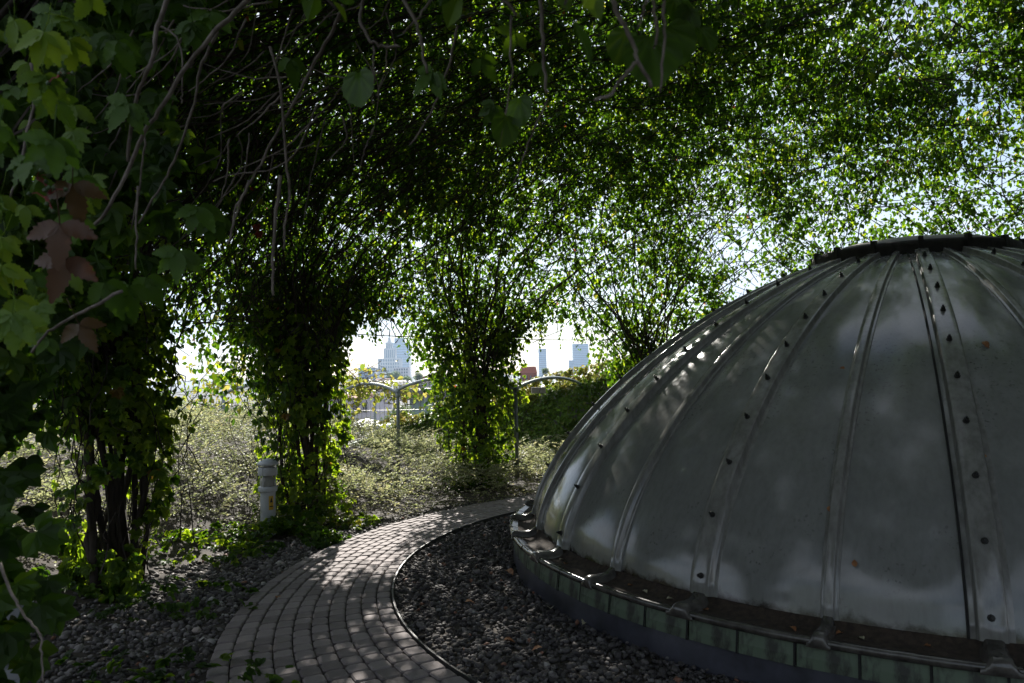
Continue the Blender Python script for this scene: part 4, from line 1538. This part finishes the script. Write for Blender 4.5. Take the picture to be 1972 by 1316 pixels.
def palm_leaf_mesh(seed, mat, k=5, tint=.4):
    r_ = np.random.default_rng(seed)
    V, Fc = [], []
    for q, a in enumerate(np.linspace(-1.25, 1.25, k)):
        v, f = leaflet_mesh('x', seed * 7 + q, mat, .10 * (1 - .20 * abs(a)), .0225 * (1 - .1 * abs(a)))
        a += r_.normal(0, .1)
        tilt = r_.normal(-.25, .2)
        o = len(V)
        for x, y, z in v:
            y2, z2 = y * math.cos(tilt) - z * math.sin(tilt), y * math.sin(tilt) + z * math.cos(tilt)
            V.append((x * math.cos(a) + y2 * math.sin(a), -x * math.sin(a) + y2 * math.cos(a) + .008, z2))
        Fc += [tuple(i + o for i in f_) for f_ in f]
    # stalk
    v, f = tube_geo([(0, .01, 0), (0, -.03, .008), (0, -.07, .03)], .0014, 4)
    o = len(V)
    V += [tuple(p_) for p_ in v]
    Fc += [tuple(i + o for i in f_) for f_ in f]
    return make_mesh('leaf', V, Fc, mat, tint=np.full(len(V), tint), smooth=True)


palm_mes = [palm_leaf_mesh(300 + k, M['hero_leaf'], random.choice((5, 5, 3)), t) for k, t in enumerate((.25, .35, .45, .5, .6, .7, .85))]
red_mes = [palm_leaf_mesh(320 + k, M['autumn_leaf'], 3, t) for k, t in enumerate((0, .4, 1.0))]


def round_leaf_mesh(seed, tint):
    r_ = np.random.default_rng(seed)
    V, Fc, T = [(0, 0, 0)], [], [min(tint + .2, .93)]
    n = 28
    curl = r_.uniform(-2.2, .6)
    for ring in (.34, .68, 1.0):
        for q in range(n):
            a = 2 * math.pi * q / n
            rad = .055 * (1 + .12 * math.cos(a) - .25 * math.exp(-((a - math.pi) / .35) ** 2) + .14 * math.exp(-(min(a, 2 * math.pi - a) / .22) ** 2))
            rad *= ring * (1 + (.07 * (q % 2) if ring == 1.0 else 0))
            x, y = rad * math.sin(a), rad * math.cos(a) + .035 * ring
            V.append((x, y, .16 * abs(x) + curl * y * y + (-.0016 if q % 4 == 0 else .0008) + r_.normal(0, .0008)))
            T.append(min(.93, tint + (.16 if q % 4 == 0 else -.06) + r_.normal(0, .04)))
    for q in range(n):
        Fc.append((0, q + 1, (q + 1) % n + 1))
        for k in range(2):
            Fc.append((1 + k * n + q, 1 + (k + 1) * n + q, 1 + (k + 1) * n + (q + 1) % n, 1 + k * n + (q + 1) % n))
    return make_mesh('leaf', V, Fc, M['hero_leaf'], tint=np.array(T), smooth=True)


round_mes = [round_leaf_mesh(340 + k, t) for k, t in enumerate((.30, .38, .50))]


def place_leaf(me, P, tip, nrm, sc, parent, name='leaf'):
    tip = Vector(tip).normalized()
    nrm = Vector(nrm)
    nrm = (nrm - nrm.dot(tip) * tip).normalized()
    b = tip.cross(nrm)
    m = Matrix((b, tip, nrm)).transposed().to_4x4()
    o = bpy.data.objects.new(name, me)
    col.objects.link(o)
    o.parent = parent
    o.matrix_local = Matrix.Translation(P) @ m @ Matrix.Scale(sc, 4)
    return o


near = empty('creeper_branch', (0, 0, 0), label='big sunlit five-fingered creeper leaves hanging at the upper left edge', category='vine')
r_ = np.random.default_rng(88)
spots = []
for q in range(74):
    for _ in range(30):
        x, y = r_.uniform(-60, 250), r_.uniform(-30, 660)
        lim = np.interp(y, [0, 120, 300, 480, 660], [235, 170, 185, 165, 60])
        if x < lim + r_.normal(0, 22):
            break
    spots.append((x, y))
for x, y in spots:
    D = r_.uniform(1.45, 2.3)
    P = at(x, y, D)
    tip = Vector((r_.normal(.1, .4), r_.normal(-.25, .3), -1 + r_.normal(0, .25)))
    nr2 = Vector((r_.normal(.3, .4), -1 + r_.normal(0, .3), .55 + r_.normal(0, .3)))
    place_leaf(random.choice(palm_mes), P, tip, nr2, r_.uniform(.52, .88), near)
for x, y, D, s in ((140, 350, 1.6, .9), (115, 425, 1.5, .95), (130, 490, 1.55, 1.0), (150, 620, 1.7, .75)):
    P = at(x, y, D)
    place_leaf(random.choice(red_mes), P, Vector((r_.normal(0.2, .5), -.2, -.8)), Vector((.3, -1, .6)), s, near)
for x, y, D in ((250, 195, 1.9), (225, 200, 2.0), (280, 530, 2.0), (250, 545, 1.95), (200, 540, 1.9), (225, 75, 1.8), (210, 60, 1.9), (370, 40, 2.0), (400, 20, 2.1), (560, 110, 2.3), (380, 395, 2.2), (345, 480, 2.2), (410, 410, 2.3)):
    place_leaf(random.choice(palm_mes[:3]), at(x, y, D), Vector((r_.normal(.2, .4), -.2, -.9)), Vector((.2, -.9, .7)), r_.uniform(.8, 1.1), near)
# dark inner foliage behind them
n = 1900
xs, ys = r_.uniform(-250, 420, n), r_.uniform(-60, 1330, n)
lim = np.interp(ys, [0, 200, 450, 600, 700, 850, 1000, 1120, 1330], [420, 330, 290, 190, 80, 35, 20, 50, 30]) + r_.normal(0, 40, n)
kp = xs < lim
P = np.array([at(x, y, d) for x, y, d in zip(xs[kp], ys[kp], np.where(ys[kp] > 1000, r_.uniform(1.9, 2.35, kp.sum()), r_.uniform(2.3, 3.2, kp.sum())))])
n = len(P)
args = palmate(P, np.array([.1, -.1, -1.0]) + r_.normal(0, .35, (n, 3)), np.array([.3, -.8, .6]) + r_.normal(0, .4, (n, 3)), r_.uniform(.06, .09, n), np.clip(r_.normal(.3, .15, n), 0, .9))
Vv, Fa, tv = leaf_cloud(*args, tpl=OVATE)
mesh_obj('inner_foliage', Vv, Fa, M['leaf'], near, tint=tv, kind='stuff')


def twig_px(pts, D, r0, r1, parent, mat=None, name='twig', wob=.0022):
    """a dry shoot drawn through photograph points at its own distance, resampled and slightly kinked"""
    W = np.array([at(x, y, D + dd) for (x, y, dd) in pts])
    t = np.linspace(0, 1, len(W))
    tt = np.linspace(0, 1, len(W) * 4)
    Q = np.stack([np.interp(tt, t, W[:, c]) for c in range(3)], -1)
    Q[1:-1] = (Q[:-2] + Q[1:-1] * 2 + Q[2:]) / 4
    Q = Q + rng.normal(0, wob * .6, Q.shape)
    Vv, Fc = tube_geo(Q, np.linspace(r0, r1, len(Q)), 6)
    return mesh_obj(name, Vv, Fc, mat or M['twig'], parent, smooth=True)


tangle = empty('dry_vine_shoots', (0, 0, 0), label='bare grey vine shoots hanging in a tangle at the upper left', category='vine')
TW = [([(325, -10, 0), (300, 60, 0), (298, 100, 0), (285, 140, 0), (265, 175, .02), (255, 230, .05), (245, 310, .05)], 1.9, .0062, .0045),
      ([(480, -5, 0), (450, 30, 0), (405, 70, 0), (350, 140, .02), (310, 210, .04), (275, 260, .05), (245, 330, .05), (205, 410, .06), (165, 450, .08)], 1.95, .007, .0045),
      ([(420, 60, 0), (385, 130, .05), (375, 200, .1), (345, 290, .12), (310, 360, .15), (265, 430, .15)], 2.1, .0045, .003),
      ([(300, 45, 0), (340, 70, 0), (352, 110, 0), (350, 180, 0), (350, 200, 0)], 2.0, .003, .002),
      ([(520, 90, 0), (540, 160, 0), (545, 230, 0), (553, 320, 0), (558, 380, .03), (548, 430, .05), (548, 480, .05)], 2.2, .0045, .0035),
      ([(540, 340, 0), (530, 420, 0), (525, 510, 0), (526, 570, 0)], 2.2, .006, .004),
      ([(660, 10, 0), (640, 60, 0), (600, 130, .05), (570, 190, .05), (530, 260, .1), (500, 320, .1), (470, 370, .1), (450, 430, .1)], 2.2, .006, .003),
      ([(480, 350, 0), (455, 400, 0), (440, 470, 0)], 2.1, .004, .003),
      ([(700, 0, 0), (690, 40, 0), (712, 80, .0), (735, 90, 0), (770, 90, 0)], 1.6, .004, .003),
      ([(775, -5, 0), (800, 40, 0), (812, 80, 0), (822, 140, 0)], 1.6, .0045, .003),
      ([(830, 0, 0), (800, 40, 0), (775, 65, 0)], 1.6, .003, .002),
      ([(235, 560, 0), (160, 600, 0), (90, 640, 0), (60, 680, 0)], 1.8, .004, .003),
      ([(265, 360, 0), (262, 430, 0), (262, 520, 0)], 1.9, .003, .002),
      ([(0, 1085, 0), (25, 1150, 0), (50, 1190, 0), (80, 1225, 0)], 1.7, .0032, .0022),
      ([(78, 1222, 0), (80, 1260, 0), (84, 1316, 0)], 1.7, .0024, .002),
      ([(60, 120, 0), (70, 190, 0), (50, 260, 0), (40, 320, 0), (20, 380, 0)], 1.9, .004, .003),
      ([(610, 200, 0), (570, 300, 0), (520, 330, .1), (450, 335, .1), (410, 350, .1)], 2.3, .003, .002)]
for pts, D, r0, r1 in TW:
    twig_px(pts, D, r0, r1, tangle)
rr_ = np.random.default_rng(9)
for k in range(70):
    x, y = rr_.uniform(180, 760), rr_.uniform(-20, 330)
    if y > 330 - (x - 180) * .35 + 120: continue
    a = rr_.normal(2.1, .55)
    L = rr_.uniform(60, 220)
    p1 = (x, y, 0)
    p2 = (x + math.cos(a) * L * .5 + rr_.normal(0, 12), y + math.sin(a) * L * .5, .03)
    p3 = (x + math.cos(a + .2) * L, y + math.sin(a + .2) * L, .06)
    twig_px([p1, p2, p3], rr_.uniform(2.1, 3.0), .0032, .0018, tangle)

M['scarlet_leaf'] = leaf_mat('scarlet_leaf', [(0, (0.14, 0.02, 0.015)), (1, (0.16, 0.03, 0.02))], [(0, (0.3, 0.04, 0.02)), (1, (0.34, 0.06, 0.03))], 0.45)
scarlet = palm_leaf_mesh(330, M['scarlet_leaf'], 5, .5)
for x, y in ((494, 432), (499, 446)):
    place_leaf(scarlet, at(x, y, 3.1), Vector((.2, .3, -.9)), Vector((.5, -.7, .6)), .34, tangle)
hang = empty('hanging_shoot', (0, 0, 0), label='bare shoots with single large leaves dangling at the top centre', category='vine')
for pts, D, r0, r1 in [([(1040, -10, 0), (1045, 60, 0), (1048, 120, 0), (1052, 180, 0)], 1.5, .0042, .003),
                       ([(965, -5, 0), (980, 10, 0), (995, 30, 0)], 1.5, .0045, .003),
                       ([(985, 30, 0), (982, 100, 0), (988, 130, 0), (980, 190, 0), (960, 280, 0)], 1.7, .003, .0018),
                       ([(1055, 190, 0), (1020, 270, 0), (990, 350, 0)], 1.9, .003, .0018),
                       ([(880, 50, 0), (865, 130, 0), (830, 220, .05), (790, 280, .1)], 1.8, .0035, .002),
                       ([(720, 90, 0), (720, 140, 0), (716, 200, 0)], 1.6, .0025, .002)]:
    twig_px(pts, D, r0, r1, hang)
for me, x, y, D, s, tip in ((round_mes[0], 690, 140, 1.6, .85, (.1, 0, -1)), (palm_mes[2], 835, 135, 1.7, .9, (-.6, 0, -.8)), (palm_mes[1], 925, 110, 1.8, .8, (.4, 0, -.8)), (palm_mes[3], 995, 60, 1.9, .8, (-.5, 0, -.8)),
                            (round_mes[0], 1000, 190, 1.7, .75, (.1, 0, -1)), (round_mes[1], 975, 225, 1.7, .8, (-.2, 0, -1)), (palm_mes[0], 955, 200, 1.8, .7, (-.6, 0, -.7)), (palm_mes[1], 1045, 120, 1.9, .8, (.2, 0, -1))):
    place_leaf(me, at(x, y, D), Vector(tip), Vector((random.uniform(-.6, .6), -.7, random.uniform(-.3, .5))), s * .85, hang)
hang2 = empty('hanging_shoot', (0, 0, 0), label='shoot with big rounded backlit leaves at the top right of centre', category='vine')
for pts, D, r0, r1 in [([(1180, 0, 0), (1195, 40, 0), (1215, 75, 0), (1230, 120, 0), (1258, 168, 0)], 1.25, .0042, .003),
                       ([(1228, 118, 0), (1195, 150, 0), (1175, 185, 0), (1143, 193, 0)], 1.25, .0035, .0025),
                       ([(1280, 0, 0), (1278, 80, 0), (1272, 180, 0)], 1.3, .003, .002),
                       ([(1255, -5, 0), (1265, 50, 0), (1262, 95, 0)], 1.3, .0032, .0025),
                       ([(1245, 0, 0), (1230, 50, 0)], 1.3, .003, .002)]:
    twig_px(pts, D, r0, r1, hang2)
for x, y, D, s, tip in ((1205, 62, 1.45, .62, (-.3, .2, -1)), (1252, 72, 1.4, .95, (.1, -.1, -1)), (1285, 52, 1.45, .75, (.5, .2, -1)), (1325, 15, 1.5, .62, (-.2, .2, -1)), (1350, 55, 1.5, .5, (.4, 0, -1)), (1300, -5, 1.5, .6, (.2, 0, -1))):
    place_leaf(random.choice(round_mes), at(x, y, D), Vector(tip), Vector((random.uniform(-.6, .6), -.7, random.uniform(-.3, .5))), s, hang2)

# berries on red stalks in the near branch
for k, (x, y) in enumerate(((95, 375), (70, 345), (110, 150), (85, 380))):
    P = at(x, y, 1.55)
    for q in range(5):
        e = P + Vector((random.uniform(-.03, .03), random.uniform(-.02, .02), random.uniform(-.035, .02)))
        Vv, Fc = tube_geo([tuple(P), tuple((P + e) / 2 + Vector((0, 0, .006))), tuple(e)], .0012, 4)
        st = mesh_obj('berry_stalk', Vv, Fc, M['red_stalk'], near)
        mb = MB(); mb.add(np.array(ICO_V) * .0055 + np.array(e), [tuple(f) for f in ICO_F.tolist()]); mb.build('berry', M['berry'], st, True)

# ------------------------------------------------------------------ fallen leaves
def fallen(P, sc, mat, label, nrm=(0, 0, 1), group='fallen leaves'):
    r_ = np.random.default_rng(int(abs(P[0] * 1000) + abs(P[1] * 700)) % 99991)
    v, f = leaflet_mesh('x', r_.integers(1, 9999), mat, .075 * sc, .026 * sc)
    v = [(x, y - .035 * sc, z + .006 + .35 * abs(x)) for x, y, z in v]
    o = mesh_obj('fallen_leaf', v, f, mat, None, smooth=True, label=label, category='leaf', group=group)
    q = Vector(nrm).to_track_quat('Z', 'Y')
    o.rotation_mode = 'QUATERNION'
    o.rotation_quaternion = q @ Vector((0, 0, 1)).rotation_difference(Vector((0, 0, 1))) @ Matrix.Rotation(r_.uniform(0, 6.28), 3, 'Z').to_quaternion()
    o.location = P
    return o


def gnd(x, y, z=.03):
    d = at(x, y, 10.0) - Vector((0, 0, CAM_Z))
    t = (z - CAM_Z) / d.z
    return Vector((0, 0, CAM_Z)) + d * t


for x, y, s, mt, lb in ((980, 1103, 1.4, 0, 'orange fallen leaf on gravel touching the dome foot at its left end'), (905, 1160, .9, 0, 'small reddish leaf on gravel left of the dome, above the pale stones'),
                        (1128, 1198, 1.0, 1, 'pale fallen leaf on gravel against the membrane, near the dome bend'), (1035, 1250, .8, 0, 'brown leaf on the gravel at bottom centre'),
                        (980, 1235, .9, 0, 'reddish leaf among pale stones in the gravel'), (1060, 1172, .9, 1, 'pale leaf on gravel beside the dome membrane'),
                        (200, 1210, 1.4, 0, 'orange leaf on the soil at lower left'), (220, 1280, 1.4, 0, 'brown curled leaf on soil near the bottom left corner'),
                        (535, 1152, .7, 0, 'small reddish leaf lying on the pavers left half'), (360, 1120, 1.1, 0, 'orange leaf on soil beside the left vine pillar foot'),
                        (95, 1245, 1.6, 1, 'pale fallen leaf on dark ground beside the shaded bollard'), (310, 1110, 1.0, 0, 'orange leaf under the creeper right of the left vine pillar')):
    fallen(gnd(x, y), s, M['fallen_pale'] if mt else M['fallen'], lb)


def dome_pt(azd, s):
    r_, z_ = np.interp(s, cum, mr), np.interp(s, cum, mz)
    n1, n2 = np.interp(s, cum, nr_), np.interp(s, cum, nz_)
    a = R(azd)
    nv = Vector((n1 * math.cos(a), n1 * math.sin(a), n2))
    return Vector((DC[0] + r_ * math.cos(a), DC[1] + r_ * math.sin(a), z_)) + nv * .018, nv


for azd, s, sc, lb in ((-109, 1.75, .7, 'brown leaf stuck on the dome right of the black seam'), (-127.5, 1.55, .45, 'tiny orange leaf on the dome panel beside the narrow rib'), (-126, .55, .5, 'orange leaf on the lower dome at the narrow rib'),
                       (-123.5, .28, .5, 'small red leaf low on the dome right of the narrow rib'), (-112.5, .9, .5, 'yellow leaf caught on the black seam of the dome')):
    P, nv = dome_pt(azd, s)
    fallen(P, sc, M['fallen'], lb, nv, 'leaves stuck on the dome')
for k, azd in enumerate((-159, -157, -146, -143.5, -128, -124.5, -122.8, -136, -118, -140.3)):
    r_ = 3.39 + .03 * math.sin(k * 2.1)
    a = R(azd)
    fallen(Vector((DC[0] + r_ * math.cos(a), DC[1] + r_ * math.sin(a), .298)), .55, M['fallen'] if k % 3 else M['fallen_pale'], 'small dry leaf lying in the gutter of the dome', group='dry leaves in the gutter')

# ------------------------------------------------------------------ haze
hz = MB()
hz.box((0, 900, 70), (3200, 2400, 180))
hm = bpy.data.materials.new('pale_air')
hm.use_nodes = True
hn, hl = hm.node_tree.nodes, hm.node_tree.links
hn.clear()
ho = hn.new('ShaderNodeOutputMaterial')
hv = hn.new('ShaderNodeVolumePrincipled')
hv.inputs['Color'].default_value = (0.58, 0.77, 1.0, 1)
hv.inputs['Density'].default_value = 0.00024
hv.inputs['Anisotropy'].default_value = 0.2
hl.new(hv.outputs['Volume'], ho.inputs['Volume'])
hz.build('haze', hm, None, kind='stuff')
